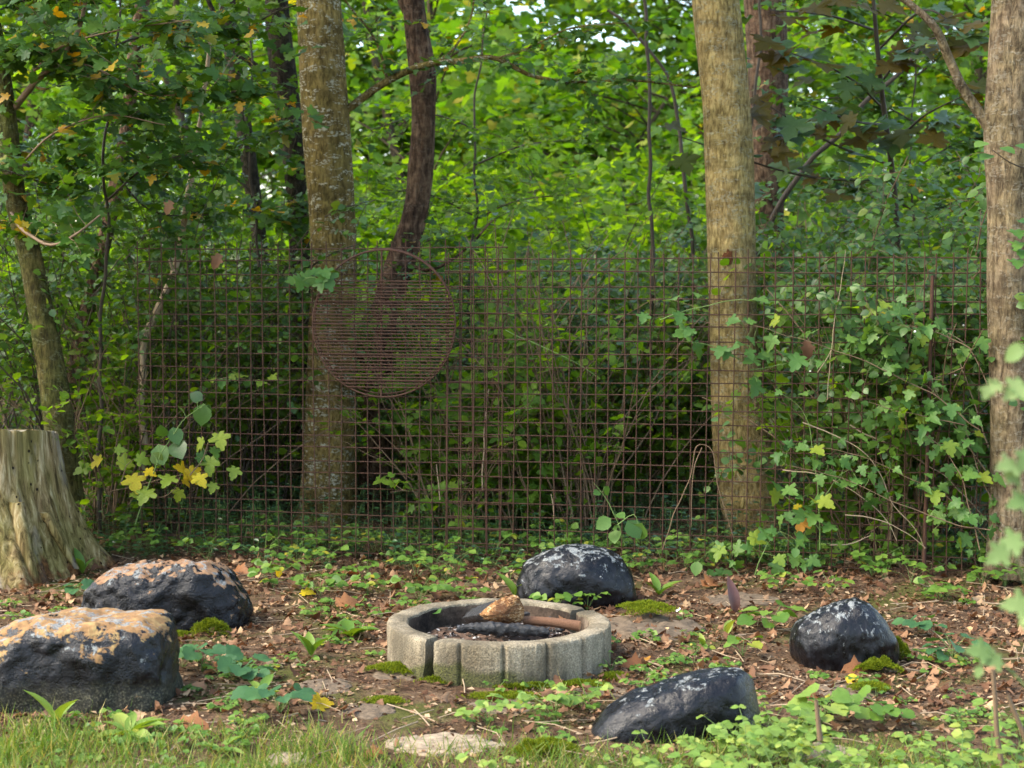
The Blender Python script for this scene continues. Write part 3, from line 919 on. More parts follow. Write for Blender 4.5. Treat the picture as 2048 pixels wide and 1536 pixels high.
# scorched log: outline of the raised end, body running back to the left into the ash
LY = RC.y - 0.10
outl = [(958, 1228), (972, 1216), (982, 1207), (1004, 1196), (1022, 1191), (1033, 1191), (1043, 1204), (1048, 1220), (1047, 1236), (1035, 1247), (1014, 1251), (996, 1248), (978, 1242), (965, 1236)]
ring0 = [P(x, y, LY) for x, y in outl]
cen = sum(ring0, Vector()) / len(ring0)
lroot = empty('scorched_log', (cen.x, cen.y, 0.12), 'stubby split log with an orange scorched end lying on the ash', 'log')
lo = np.array(lroot.location)
n = 56
base_r = np.array([list(p) for p in ring0] + [list(ring0[0])])
pr, _ = resample(base_r, np.ones(len(base_r)), 0.0045)
pr = pr[:-1]
n = len(pr)
def rough_ring(q_, amt, seed):
    return np.array([[p[0] + amt * fbm(p[0] * 60, p[2] * 60, seed, 2), p[1] + amt * fbm(p[0] * 60, p[2] * 60, seed + 4, 2), p[2] + amt * fbm(p[0] * 60, p[2] * 60, seed + 8, 2)] for p in q_])
rings = []
cN = np.array(cen)
for s in np.linspace(0, 1, 9):
    sc = 1.0 - 0.22 * s
    rings.append(rough_ring(cN + (pr - cN) * sc + np.array([-0.10, 0.24, -0.07]) * s, 0.003, s * 7))
Vb = np.concatenate(rings)
Fb = np.array([(i * n + j, i * n + (j + 1) % n, (i + 1) * n + (j + 1) % n, (i + 1) * n + j) for i in range(8) for j in range(n)])
link('charred_bark', smooth(mesh_np('charred_bark', Vb - lo, Fb)), M['char'], lroot)
fr_, F2 = [], []
for i, s in enumerate((1.0, 0.93, 0.8, 0.6, 0.4, 0.2, 0.02)):
    q_ = cN + (rings[0] - cN) * s
    q_[:, 1] -= 0.055 * (1 - s ** 2.2)
    fr_.append(rough_ring(q_, 0.0035 if s < 1 else 0, 3.0))
for i in range(6):
    for j in range(n):
        F2.append((i * n + j, (i + 1) * n + j, (i + 1) * n + (j + 1) % n, i * n + (j + 1) % n))
link('scorched_end', smooth(mesh_np('scorched_end', np.concatenate(fr_) - lo, np.array(F2))), M['burnt_end'], lroot)
# reddish stick with a cut end
SY = RC.y - 0.13
p0, p1 = P(1048, 1240, SY + 0.06), P(1160, 1252, SY)
pp, rr = resample([p0, (p0 + p1) / 2 + Vector((0, 0, 0.004)), p1], [0.017, 0.018, 0.021], 0.008)
v_, f_ = tube(pp, rr, 20, rough=0.14, freq=5)
M['stickbark'] = simple('red brown stick', (0.19, 0.098, 0.058), 0.85, 0.15, 0.9, 75, 1.0)
M['stickend'] = simple('cut stick end', (0.42, 0.20, 0.10), 0.85, 0.2, 0.5, 90, 0.5)
st = empty('firewood_stick', p1, 'short reddish brown stick with a cut end beside the scorched log', 'stick')
so = np.array(p1)
link('bark', smooth(mesh_np('bark', v_ - so, f_)), M['stickbark'], st)
e_ = v_[-20:]
ce = e_.mean(0) + unit(pp[-1] - pp[-2]) * 0.002
link('cut_end', mesh_np('cut_end', np.vstack([e_, ce[None]]) - so, np.array([(i, (i + 1) % 20, 20) for i in range(20)])), M['stickend'], st)
# black charcoal log along the front of the pit
p0, p1 = P(915, 1256, SY - 0.07), P(1098, 1264, SY - 0.08)
pp, rr = resample([p0, p0 * 0.6 + p1 * 0.4 + Vector((0, 0, 0.004)), p1], [0.014, 0.022, 0.018], 0.007)
v_, f_ = tube(pp, rr, 18, rough=0.35, freq=5, vstretch=3.0)
v_ = v_ + np.array([[0.010 * mn.noise(Vector(q_) * 55), 0, 0.011 * mn.noise(Vector(q_) * 55 + Vector((3, 3, 3))) - 0.006 * abs(mn.noise(Vector(q_) * 26))] for q_ in v_.tolist()])
o = link('charcoal_log', smooth(mesh_np('charcoal_log', v_, f_)), M['char'])
tag(o, 'black charred branch lying under the scorched log in the pit', 'charcoal')
rg = np.random.default_rng(5)
for i, (px, py) in enumerate([(940, 1236), (1078, 1228), (1062, 1212), (1108, 1240), (1030, 1262), (1120, 1262)]):
    bm = bmesh.new()
    bmesh.ops.create_icosphere(bm, subdivisions=2, radius=1)
    s = rg.uniform(0.014, 0.026)
    for v in bm.verts:
        v.co = Vector((v.co.x * s * 1.6, v.co.y * s, v.co.z * s * 0.8)) * (1 + 0.35 * mn.noise(v.co * 1.7 + Vector((i, 0, 0))))
    me = bpy.data.meshes.new('charcoal_lump'); bm.to_mesh(me); bm.free()
    q_ = G(px, py, 0.105)
    o = link('charcoal_lump', me, M['char'], None, (q_.x, q_.y, 0.116))
    o.rotation_euler = (0, 0, rg.uniform(0, 6))
    tag(o, 'small black lump of charcoal on the ash bed', 'charcoal', 'charcoal lumps in the fire pit')

# ------------------------------------------------------------------ painted boulders
def rock_mat(name, peel=0.0, bumpy=0.45, peel_col=((0.42, 0.25, 0.13), (0.52, 0.36, 0.18)), white=0.3, white_scale=16, dirt=0.3, top=0.45, seed=0.0, gloss=0.3, stretch=(1, 1, 1)):
    t = NT(name)
    tc = t.n('TexCoord')
    mp = t.n('Mapping'); mp.inputs['Location'].default_value = (seed, seed * 1.3, -seed); mp.inputs['Scale'].default_value = stretch
    t.l(tc.outputs['Object'], mp.inputs['Vector'])
    v = mp.outputs[0]
    sx = t.n('SeparateXYZ'); t.l(tc.outputs['Object'], sx.inputs[0])
    geo = t.n('NewGeometry')
    sn = t.n('SeparateXYZ'); t.l(geo.outputs['Normal'], sn.inputs[0])
    fine = t.noise(120, 4, 0.6, v)
    mid = t.noise(22, 6, 0.62, v)
    big = t.noise(8, 7, 0.72, v, 0.6)
    c = t.ramp(mid, [(0.38, (0.0025, 0.0025, 0.0034)), (0.57, (0.006, 0.006, 0.008)), (0.70, (0.022, 0.022, 0.026))])
    rough = t.ramp(mid, [(0.35, (gloss - 0.08,) * 3), (0.65, (gloss + 0.14,) * 3)])
    upw = t.math('MULTIPLY', sn.outputs[2], top)
    # chipped paint showing pale mineral flecks
    wz = t.noise(white_scale, 7, 0.72, v, 0.3)
    wm = t.math('ADD', wz, t.math('MULTIPLY', upw, 0.36))
    wmask = t.ramp(wm, [(0.80 - white * 0.4, (0, 0, 0)), (0.83 - white * 0.4, (0.9, 0.9, 0.9))])
    wcol = t.ramp(fine, [(0.36, (0.09, 0.10, 0.105)), (0.52, (0.19, 0.205, 0.205)), (0.66, (0.31, 0.31, 0.275))])
    h = mid
    if peel > 0:
        pm = t.math('ADD', t.math('ADD', t.math('MULTIPLY', big, 0.75), t.math('MULTIPLY', mid, 0.25)), t.math('MULTIPLY', upw, 0.42))
        pmask = t.ramp(pm, [(0.80 - peel * 0.4, (0, 0, 0)), (0.825 - peel * 0.4, (1, 1, 1))])
        pcol = t.ramp(mid, [(0.34, tuple(x * 0.7 for x in peel_col[0])), (0.5, peel_col[0]), (0.66, peel_col[1])])
        c = t.mix(pmask, c, pcol)
        rough = t.mix(pmask, rough, (0.85, 0.85, 0.85))
    c = t.mix(wmask, c, wcol)
    rough = t.mix(wmask, rough, (0.8, 0.8, 0.8))
    # grime and algae round the foot
    dm = t.math('ADD', t.math('MULTIPLY', sx.outputs[2], -7.0), t.math('ADD', t.noise(9, 5, 0.7, v), dirt))
    dmask = t.ramp(dm, [(0.35, (0, 0, 0)), (0.85, (0.75, 0.75, 0.75))])
    c = t.mix(dmask, c, t.ramp(fine, [(0.38, (0.012, 0.012, 0.008)), (0.54, (0.045, 0.043, 0.024)), (0.66, (0.15, 0.135, 0.085))]))
    rough = t.mix(dmask, rough, (0.85, 0.85, 0.85))
    t.principled(c, rough, 0.30, t.bump(t.math('ADD', t.math('ADD', mid, t.math('MULTIPLY', fine, 0.35)), t.math('MULTIPLY', t.math('ADD', wmask, pmask if peel > 0 else 0.0), 0.12)), bumpy, 0.016))
    return t.m

def boulder(label, sil, Y, depth, e=0.7, amp=0.02, seed=0.0, mat=None, skew=0.0, fine=0.004, cuts=3, rip=0.0012):
    """sil: outline in the vertical plane at depth Y, in photograph pixels, counter-clockwise; depth: half thickness along the view."""
    pts = [P(x, y, Y) for x, y in sil]
    cx = 0.5 * (min(p.x for p in pts) + max(p.x for p in pts))
    base = Vector((cx, Y, gz(cx, Y)))
    zt = max(p.z for p in pts)
    z0 = base.z
    c = Vector((cx, zt * 0.35))
    poly = [(p.x - c.x, p.z - c.y) for p in pts]
    lo = min(poly, key=lambda q: q[1])
    def rad(th_):
        dx, dz = math.cos(th_), math.sin(th_)
        best = 0.05
        for (x1, z1), (x2, z2) in zip(poly, poly[1:] + poly[:1]):
            ex, ez = x2 - x1, z2 - z1
            den = dx * ez - dz * ex
            if abs(den) < 1e-9: continue
            t_ = (x1 * ez - z1 * ex) / den
            u_ = (x1 * dz - z1 * dx) / den
            if t_ > 0 and -1e-6 <= u_ <= 1 + 1e-6:
                best = t_
        return best
    tab = np.array([rad(2 * math.pi * i / 180 - math.pi) for i in range(180)])
    ker = np.array([1, 2, 3, 2, 1.0]); ker /= ker.sum()
    tabs = sum(kv * np.roll(tab, s) for kv, s in zip(ker, range(-2, 3)))
    bm = bmesh.new()
    bmesh.ops.create_icosphere(bm, subdivisions=6, radius=1)
    for v in bm.verts:
        sx, sy, sz = v.co
        rho = math.hypot(sx, sz)
        th_ = math.atan2(sz, sx)
        f = (th_ + math.pi) / (2 * math.pi) * 180
        i0 = int(f) % 180
        rr_ = tabs[i0] * (1 - (f - int(f))) + tabs[(i0 + 1) % 180] * (f - int(f))
        rp = rho ** e
        x = rr_ * rp * math.cos(th_)
        z = rr_ * rp * math.sin(th_)
        y = depth * math.copysign(abs(sy) ** e, sy) + skew * x
        p = Vector((x, y, z))
        nrm = Vector((sx, sy, sz))
        q_ = p * 5.0 + Vector((seed, seed * 2, 0))
        d = amp * (fbm(q_.x, q_.y, q_.z, 3)) + fine * (fbm(q_.x * 5, q_.y * 5, q_.z * 5, 3)) - fine * 1.6 * abs(mn.noise(q_ * 2.6))
        v.co = p + nrm * d + Vector((c.x - base.x, 0, c.y - base.z))
    rgb = np.random.default_rng(int(seed * 10) + 3)
    vc = Vector((0, 0, sum(v.co.z for v in bm.verts) / len(bm.verts)))
    for c_i in range(cuts):
        nn = Vector((rgb.normal(), rgb.normal() - 0.5, rgb.normal() * 0.55 + 0.25)).normalized()
        sup = max((v.co - vc).dot(nn) for v in bm.verts)
        dd = sup * rgb.uniform(0.84, 0.94)
        for v in bm.verts:
            q2 = (v.co - vc).dot(nn) - dd
            if q2 > 0:
                v.co -= nn * q2 * 0.6
    for v in bm.verts:
        q_ = v.co * 19.0 + Vector((seed, 0, seed))
        v.co += v.normal * (rip * (fbm(q_.x, q_.y, q_.z, 3) - 1.3 * max(0.0, mn.noise(q_ * 0.6) - 0.12)))
    me = bpy.data.meshes.new('boulder')
    bm.to_mesh(me); bm.free()
    o = link('boulder', smooth(me), mat, None, base)
    return tag(o, label, 'boulder', 'black painted boulders around the fire pit')

ROCK = []
ROCK.append(boulder('black boulder with peeling tan paint in front of the stump',
    [(178, 1262), (172, 1200), (180, 1165), (215, 1142), (280, 1130), (340, 1122), (400, 1120), (450, 1128), (480, 1150), (494, 1185), (495, 1225), (488, 1275), (400, 1300), (250, 1300)],
    G(335, 1262).y + 0.17, 0.19, 0.62, 0.030, 1.0, rock_mat('peeling black paint tan', 0.38, 0.8, ((0.24, 0.130, 0.068), (0.31, 0.19, 0.105)), 0.24, 16, -0.1, 0.55, 2.0, 0.22), fine=0.008, rip=0.007))
ROCK.append(boulder('flat topped boulder with ochre patches and grey green foot at the left edge',
    [(-45, 1400), (-40, 1310), (-20, 1265), (40, 1240), (120, 1228), (220, 1228), (300, 1232), (330, 1250), (344, 1290), (350, 1350), (356, 1440), (200, 1470), (60, 1460)],
    G(150, 1425).y + 0.20, 0.235, 0.42, 0.028, 5.0, rock_mat('peeling black paint ochre', 0.42, 0.6, ((0.25, 0.135, 0.055), (0.33, 0.22, 0.09)), 0.24, 13, 0.75, 0.55, 5.0, 0.26), fine=0.005, cuts=1, rip=0.005))
ROCK.append(boulder('domed black boulder with pale speckled top behind the fire pit',
    [(1032, 1200), (1032, 1160), (1045, 1128), (1080, 1105), (1130, 1092), (1180, 1088), (1220, 1098), (1250, 1122), (1268, 1150), (1272, 1190), (1262, 1235), (1150, 1250), (1050, 1240)],
    G(1150, 1218).y + 0.16, 0.2, 0.75, 0.015, 9.0, rock_mat('black paint pale flecks', 0.0, white=0.38, white_scale=20, dirt=-0.2, top=0.42, seed=8.0, gloss=0.3), fine=0.004))
ROCK.append(boulder('peaked black boulder with white scratches on the bare litter at the right',
    [(1580, 1320), (1580, 1285), (1595, 1250), (1630, 1225), (1670, 1207), (1715, 1197), (1745, 1212), (1770, 1240), (1788, 1275), (1794, 1310), (1780, 1350), (1700, 1365), (1620, 1350)],
    G(1690, 1338).y + 0.14, 0.165, 0.78, 0.016, 13.0, rock_mat('black paint white scratches', 0.0, white=0.42, white_scale=24, dirt=-0.05, top=0.32, seed=12.0, gloss=0.3, stretch=(1.6, 1, 0.7)), fine=0.003))
ROCK.append(boulder('slanting black boulder rising to the right in the front weeds',
    [(1182, 1490), (1188, 1455), (1215, 1420), (1262, 1388), (1320, 1366), (1390, 1345), (1450, 1336), (1490, 1342), (1510, 1370), (1518, 1410), (1530, 1470), (1500, 1520), (1350, 1530), (1220, 1520)],
    G(1350, 1490).y + 0.13, 0.15, 0.72, 0.014, 17.0, rock_mat('black paint few flecks', 0.0, white=0.24, white_scale=20, dirt=-0.15, top=0.42, seed=15.0, gloss=0.28), fine=0.003, cuts=1))

# ------------------------------------------------------------------ flat stones set in the ground
M['stone'] = simple('grey flagstone', (0.125, 0.092, 0.062), 0.9, 0.2, 0.7, 14, 0.7)
M['stone_pale'] = simple('pale stone', (0.27, 0.21, 0.145), 0.9, 0.2, 0.6, 16, 0.6)
for (px, py, wx, wy, h, m, lab) in [
        (648, 1378, 0.12, 0.13, 0.02, 'stone', 'flat grey stone left of the fire ring foot'),
        (738, 1424, 0.11, 0.10, 0.02, 'stone', 'flat grey stone in front of the open joint of the ring'),
        (800, 1352, 0.13, 0.10, 0.025, 'stone', 'flat mossy stone touching the left segment of the ring'),
        (1010, 1410, 0.13, 0.12, 0.012, 'stone', 'flat brown stone in front of the ring middle'),
        (1200, 1385, 0.13, 0.09, 0.015, 'stone', 'flat brown stone between the ring and the slanting boulder'),
        (885, 1488, 0.19, 0.12, 0.035, 'stone_pale', 'pale flat stone half sunk in the front grass'),
        (1640, 1512, 0.13, 0.10, 0.05, 'stone_pale', 'whitish stone among the blurred weeds in front'),
        (1690, 1385, 0.14, 0.13, 0.03, 'stone', 'brown flat stone in front of the peaked boulder'),
        (1478, 1204, 0.20, 0.16, 0.035, 'stone', 'low brown stone by the fence foot right of the domed boulder'),
        (1290, 1262, 0.24, 0.26, 0.065, 'stone', 'moss capped grey stone right of the fire ring'),
        (575, 1524, 0.08, 0.07, 0.03, 'stone_pale', 'small whitish stone in the grass at the bottom')]:
    c = on(G(px, py), -0.35 * h)
    bm = bmesh.new()
    bmesh.ops.create_icosphere(bm, subdivisions=4, radius=1)
    for v in bm.verts:
        n_ = 1 + 0.28 * fbm(v.co.x * 1.5 + px, v.co.y * 1.5, v.co.z, 3)
        z = math.copysign(abs(v.co.z) ** 0.55, v.co.z)
        v.co = Vector((v.co.x * wx * n_, v.co.y * wy * n_, z * h * (0.8 + 0.5 * fbm(v.co.x * 4 + px, v.co.y * 4, 1, 2))))
    me = bpy.data.meshes.new('flat_stone'); bm.to_mesh(me); bm.free()
    tag(link('flat_stone', smooth(me), M[m], None, c), lab, 'stone')

# ------------------------------------------------------------------ sawn stump
def stump_mat():
    t = NT('weathered stump wood')
    v = t.coords((1, 1, 0.055))
    a = t.noise(30, 7, 0.68, v, 0.7)
    b = t.noise(6, 4, 0.6, t.coords((1, 1, 0.35)))
    o3 = t.coords()
    c = t.ramp(a, [(0.36, (0.045, 0.028, 0.012)), (0.46, (0.17, 0.115, 0.05)), (0.55, (0.28, 0.205, 0.10)), (0.66, (0.47, 0.38, 0.23))])
    c = t.mix(t.ramp(b, [(0.40, (0, 0, 0)), (0.6, (0.7, 0.7, 0.7))]), c, t.ramp(a, [(0.35, (0.06, 0.052, 0.012)), (0.65, (0.21, 0.185, 0.05))]))
    g2 = t.noise(9, 3, 0.5, t.coords((1, 1, 0.25)))
    c = t.mix(t.ramp(g2, [(0.55, (0, 0, 0)), (0.68, (0.6, 0.6, 0.6))]), c, (0.24, 0.215, 0.19))
    vo = t.n('TexVoronoi'); vo.inputs['Scale'].default_value = 25.0; vo.inputs['Randomness'].default_value = 1.0
    t.l(t.coords((1, 1, 0.8)), vo.inputs['Vector'])
    hole = t.math('MULTIPLY', t.ramp(vo.outputs['Distance'], [(0.13, (1, 1, 1)), (0.18, (0, 0, 0))]), t.ramp(t.noise(7, 3, 0.6, o3), [(0.50, (0, 0, 0)), (0.54, (1, 1, 1))]))
    c = t.mix(hole, c, (0.012, 0.008, 0.005))
    sx = t.n('SeparateXYZ'); t.l(o3, sx.inputs[0])
    # rotten red-brown foot
    rot = t.math('ADD', t.math('MULTIPLY', sx.outputs[2], -2.6), t.math('MULTIPLY', t.noise(8, 4, 0.6, t.coords((1, 1, 0.5))), 1.7))
    c = t.mix(t.ramp(rot, [(0.66, (0, 0, 0)), (0.80, (0.8, 0.8, 0.8))]), c, t.ramp(t.noise(40, 4, 0.7, o3), [(0.35, (0.03, 0.012, 0.006)), (0.6, (0.16, 0.06, 0.022)), (0.8, (0.30, 0.14, 0.06))]))
    hgt = t.math('SUBTRACT', a, hole)
    t.principled(c, 0.9, 0.15, t.bump(hgt, 1.0, 0.02))
    return t.m
M['stump'] = stump_mat()
SC = P(-22, 1100, 8.75); SC = on(SC)
sr = empty('tree_stump', SC, 'weathered sawn tree stump with beetle holes and a spreading foot', 'tree stump')
ztop = P(100, 862, 8.75).z - SC.z
def sradius(z):
    h = z / ztop
    return 0.372 + 0.165 * (1 - h) ** 2.0 + 0.04 * (1 - h)
V, F = [], []
NA, NZ = 220, 70
def stump_pt(a, z):
    q_ = Vector((math.cos(a) * 2.2, math.sin(a) * 2.2, z * 0.5))
    h = z / ztop
    ridge = 0.020 * mn.noise(q_ * 2.2) + 0.013 * mn.noise(q_ * 5.5) + 0.007 * mn.noise(q_ * 13) - 0.012 * max(0, mn.noise(q_ * 7 + Vector((9, 0, 0))) - 0.15) * 2
    root = 0.10 * max(0.0, math.sin(a * 5 + 0.6)) * max(0, 1 - h * 1.6) ** 2
    return sradius(z) + ridge * (0.6 + 1.3 * (1 - h)) + root
for i in range(NZ + 1):
    z = -0.08 + (ztop + 0.08) * i / NZ
    for j in range(NA):
        a = 2 * math.pi * j / NA
        r_ = stump_pt(a, max(z, 0))
        zz = z
        if i == NZ:
            r_ -= 0.006
        if i >= NZ - 1:
            zz = z - 0.10 * math.sin(a) * r_ / 0.4 * (1 if i == NZ else 0.98) * 0.5 + 0.010 * mn.noise(Vector((a * 3, 0, 1))) - 0.03 * max(0.0, mn.noise(Vector((math.cos(a) * 6, math.sin(a) * 6, 2))) - 0.1)
        V.append((math.cos(a) * r_, math.sin(a) * r_, zz))
for i in range(NZ):
    for j in range(NA):
        F.append((i * NA + j, i * NA + (j + 1) % NA, (i + 1) * NA + (j + 1) % NA, (i + 1) * NA + j))
link('trunk', smooth(mesh_np('trunk', np.array(V), np.array(F))), M['stump'], sr)
top = [V[NZ * NA + j] for j in range(NA)]
tv = []
for s in (1.0, 0.75, 0.5, 0.25, 0.02):
    for x, y, z in top:
        tv.append((x * s * 0.998, y * s * 0.998, z * s + (ztop - 0.0) * (1 - s) * 1 - (ztop - z) * 0 + 0.004 * mn.noise(Vector((x * s * 20, y * s * 20, 0)))))
tf = [(i * NA + j, (i + 1) * NA + j, (i + 1) * NA + (j + 1) % NA, i * NA + (j + 1) % NA) for i in range(4) for j in range(NA)]
me = mesh_np('sawn_top', np.array(tv), np.array([f[::-1] for f in tf]))
link('sawn_top', me, simple('sawn grey wood', (0.22, 0.19, 0.13), 0.9, 0.15, 0.6, 18, 0.6), sr)
# loose slabs of dead wood at the foot
for i, (px0, py0, px1, py1, w) in enumerate([(75, 985, 122, 1135, 30), (120, 1010, 178, 1120, 22)]):
    a, b = P(px0, py0, 8.75), P(px1, py1, 8.75)
    def surf(p):
        z = p.z - SC.z
        x = p.x - SC.x
        r_ = sradius(max(z, 0)) + 0.045
        y = -math.sqrt(max(0.0004, r_ * r_ - x * x))
        return Vector((x, y, z))
    A_, B_ = surf(a), surf(b)
    path = [A_ + (B_ - A_) * s + Vector((0, -0.02 * math.sin(s * 3.1), 0)) for s in np.linspace(0, 1, 12)]
    ww = w / 371 * 0.5
    V, F = [], []
    for s, p in enumerate(path):
        hw = ww * (1 - 0.45 * (s / 11) ** 3) * (1 + 0.25 * mn.noise(Vector((s * 0.7, i, 0))))
        for dx, dy in ((-hw, 0.008), (-hw * 0.5, -0.006), (0, -0.013), (hw * 0.5, -0.008), (hw, 0.008), (0, 0.014)):
            V.append((p.x + dx, p.y + dy + 0.004 * mn.noise(Vector((dx * 60, s * 0.5, i))), p.z))
    for s in range(11):
        for j in range(6):
            F.append((s * 6 + j, s * 6 + (j + 1) % 6, (s + 1) * 6 + (j + 1) % 6, (s + 1) * 6 + j))
    link('wood_slab', smooth(mesh_np('wood_slab', np.array(V), np.array(F))), M['stump'], sr)

# ------------------------------------------------------------------ shrubs behind the fence
def make_shrub_meshes(seed, height, nst, spread, leafsize, per, ntw, tmpl, low=0.35, berries=0, face=0.35, twl=0.30):
    rng = np.random.default_rng(seed)
    st_, fo, be = MB(), MB(), []
    A = [[], [], [], []]
    for s in range(nst):
        b = rng.normal(size=2) * 0.10
        d = np.array([rng.normal() * spread, rng.normal() * spread, 1.0])
        h = height * rng.uniform(0.7, 1.1)
        n = 9
        pts = [np.array([b[0], b[1], -0.05])]
        for i in range(n):
            d = unit(d + rng.normal(size=3) * 0.10 + np.array([b[0], b[1], 0]) * 0.4 - np.array([0, 0, 0.05 * i * spread]))
            pts.append(pts[-1] + d * h / n)
        pts = np.array(pts)
        st_.add(*tube(pts, np.linspace(0.0065, 0.002, len(pts)) * rng.uniform(0.7, 1.3), 4))
        for q_ in range(ntw):
            t = low + (1 - low) * rng.random() ** 0.75
            f = t * n
            i = min(int(f), n - 1)
            p0 = pts[i] + (pts[i + 1] - pts[i]) * (f - i)
            v = unit(rng.normal(size=3) * np.array([1, 1, 0.5]) + np.array([0, -0.25, 0.15]))
            L = twl * rng.uniform(0.5, 1.25)
            tw_ = [p0]
            for k_ in range(4):
                v = unit(v + rng.normal(size=3) * 0.14 + np.array([0, 0, -0.07 * k_]))
                tw_.append(tw_[-1] + v * L / 4)
            tw_ = np.array(tw_)
            st_.add(*tube(tw_, np.linspace(0.0022, 0.0009, 5), 3))
            for a_, b_ in zip(A, twig_leaves(rng, tw_, per, leafsize, leafsize * 0.15, cam_face=face)):
                a_.append(b_)
            if berries and rng.random() < berries:
                be.append(tw_[-1])
    fo.add(*place(tmpl, *[np.concatenate(a) for a in A]))
    return fo.mesh('foliage'), st_.mesh('stems'), be

berry_me = None
def berry_mesh():
    bm = bmesh.new(); bmesh.ops.create_icosphere(bm, subdivisions=2, radius=0.0068)
    for v in bm.verts: v.co.z *= 0.9
    me = bpy.data.meshes.new('berry'); bm.to_mesh(me); bm.free()
    me.materials.append(M['white'])
    return smooth(me)
berry_me = berry_mesh()

def shrub_protos(specs, leafmat, twigmat):
    out = []
    for sp in specs:
        f, s, b = make_shrub_meshes(**sp)
        f.materials.append(leafmat); s.materials.append(twigmat)
        out.append((f, s, b))
    return out

def put_shrub(name, proto, x, y, rz, sc, label, group, zsc=1.0, cat='shrub'):
    root = empty(name, (x, y, gz(x, y)), label, cat, group)
    root.rotation_euler = (0, 0, rz)
    root.scale = (sc, sc, sc * zsc)
    link('foliage', proto[0], None, root)
    link('stems', proto[1], None, root)
    for b in proto[2]:
        link('berry', berry_me, None, root, b)
    return root

snow = shrub_protos([
    dict(seed=101, height=1.95, nst=13, spread=0.24, leafsize=0.060, per=9, ntw=12, tmpl=OVAL_WIDE, low=0.48, berries=0.012, face=0.55),
    dict(seed=102, height=2.15, nst=12, spread=0.30, leafsize=0.056, per=9, ntw=12, tmpl=OVAL_WIDE, low=0.50, berries=0.012, face=0.5),
    dict(seed=103, height=1.7, nst=15, spread=0.26, leafsize=0.064, per=10, ntw=14, tmpl=OVAL_WIDE, low=0.34, berries=0.02, face=0.6),
], M['shrub'], M['twig'])
rgs = np.random.default_rng(77)
# dense snowberry bank: (px, depth, scale, proto, z-scale)
spots = [(1060, 11.6, 1.0, 0, 1.0), (1190, 11.2, 0.9, 1, 0.95), (1320, 11.8, 1.05, 0, 1.0), (1730, 9.4, 0.9, 2, 1.12), (1800, 9.2, 0.92, 2, 1.12), (1850, 9.3, 0.95, 0, 1.02),
         (1910, 9.2, 0.95, 2, 1.05), (1660, 10.9, 1.05, 0, 1.05), (1760, 10.3, 1.1, 1, 1.05), (1880, 10.4, 1.1, 0, 1.08), (1420, 12.0, 1.0, 1, 1.0), (1600, 11.6, 1.15, 0, 1.15), (2080, 9.6, 1.1, 0, 1.1), (1960, 9.8, 1.1, 1, 1.1)]
for i, (px, Y, sc, k_, zs) in enumerate(spots):
    p = P(px, 1000, Y)
    if i < 3: lab = ('first', 'second', 'third')[i] + ' snowberry shrub from the grate towards the tan trunk'
    elif i in (3, 4, 5, 6): lab = ('first', 'second', 'third', 'fourth')[i - 3] + ' of four leafy snowberry shrubs with white berries, counted from tan to forked trunk'
    else: lab = 'snowberry shrub in the dense bank behind the fence'
    put_shrub('snowberry_shrub', snow[k_], p.x, Y, rgs.uniform(-0.5, 0.5), sc, lab, 'snowberry shrubs behind the fence' if i > 6 else ('front snowberry shrubs in the middle' if i < 3 else 'front snowberry shrubs at the right'), zs)
# sparser, stemmy shrubs on the left
stemmy = shrub_protos([
    dict(seed=111, height=2.1, nst=18, spread=0.20, leafsize=0.050, per=8, ntw=9, tmpl=OVAL_WIDE, low=0.50, face=0.4),
    dict(seed=112, height=2.5, nst=16, spread=0.22, leafsize=0.055, per=9, ntw=10, tmpl=OVAL_WIDE, low=0.45, face=0.4),
], M['shrub'], M['twig_dark'])
for i, (px, Y, sc, k_, zs) in enumerate([(330, 10.2, 0.95, 0, 1.0), (440, 10.4, 1.0, 1, 1.0), (540, 10.7, 1.0, 0, 1.05), (220, 10.0, 1.0, 1, 1.0), (110, 10.4, 1.05, 0, 1.1), (10, 10.1, 1.0, 1, 1.0), (800, 12.0, 1.0, 0, 1.0),
                                         (380, 11.3, 1.1, 1, 1.1), (250, 11.6, 1.15, 0, 1.2), (500, 11.9, 1.2, 1, 1.1), (890, 11.6, 0.85, 0, 0.95), (-90, 10.6, 1.1, 1, 1.1), (730, 12.1, 0.9, 1, 0.9), (980, 11.2, 0.85, 0, 0.9)]):
    p = P(px, 1000, Y)
    put_shrub('stemmy_shrub', stemmy[k_], p.x, Y, rgs.uniform(-3, 3), sc, 'dark many stemmed shrub with sparse round leaves behind the left of the fence', 'stemmy shrubs behind the left of the fence', zs)
thick = shrub_protos([
    dict(seed=131, height=1.55, nst=30, spread=0.17, leafsize=0.062, per=6, ntw=5, tmpl=OVAL_WIDE, low=0.12, face=0.7, twl=0.26),
    dict(seed=132, height=1.9, nst=28, spread=0.20, leafsize=0.068, per=6, ntw=4, tmpl=OVAL_WIDE, low=0.15, face=0.7, twl=0.3),
    dict(seed=133, height=1.3, nst=18, spread=0.24, leafsize=0.070, per=7, ntw=6, tmpl=MAPLE_LOW, low=0.15, face=0.8, twl=0.26),
], M['shrub_back'], M['twig'])
for i, (px, Y) in enumerate([(230, 9.9), (340, 10.2), (440, 10.8), (490, 11.0), (560, 11.2), (740, 11.9), (900, 9.8), (970, 10.2), (1040, 9.7), (1110, 10.2), (1180, 9.8), (1265, 10.9), (1380, 11.4), (1560, 11.0), (1740, 9.2), (1800, 9.0), (160, 9.9), (860, 10.9), (1060, 11.0), (1290, 11.2), (1200, 11.3)]):
    p = P(px, 1000, Y)
    put_shrub('thin_stem_shrub', thick[i % 3], p.x, Y, rgs.uniform(-3, 3), rgs.uniform(0.85, 1.1), 'clump of thin upright brown stems with a few bright leaves close behind the mesh', 'thin stemmed clumps behind the mesh', rgs.uniform(0.8, 1.05))
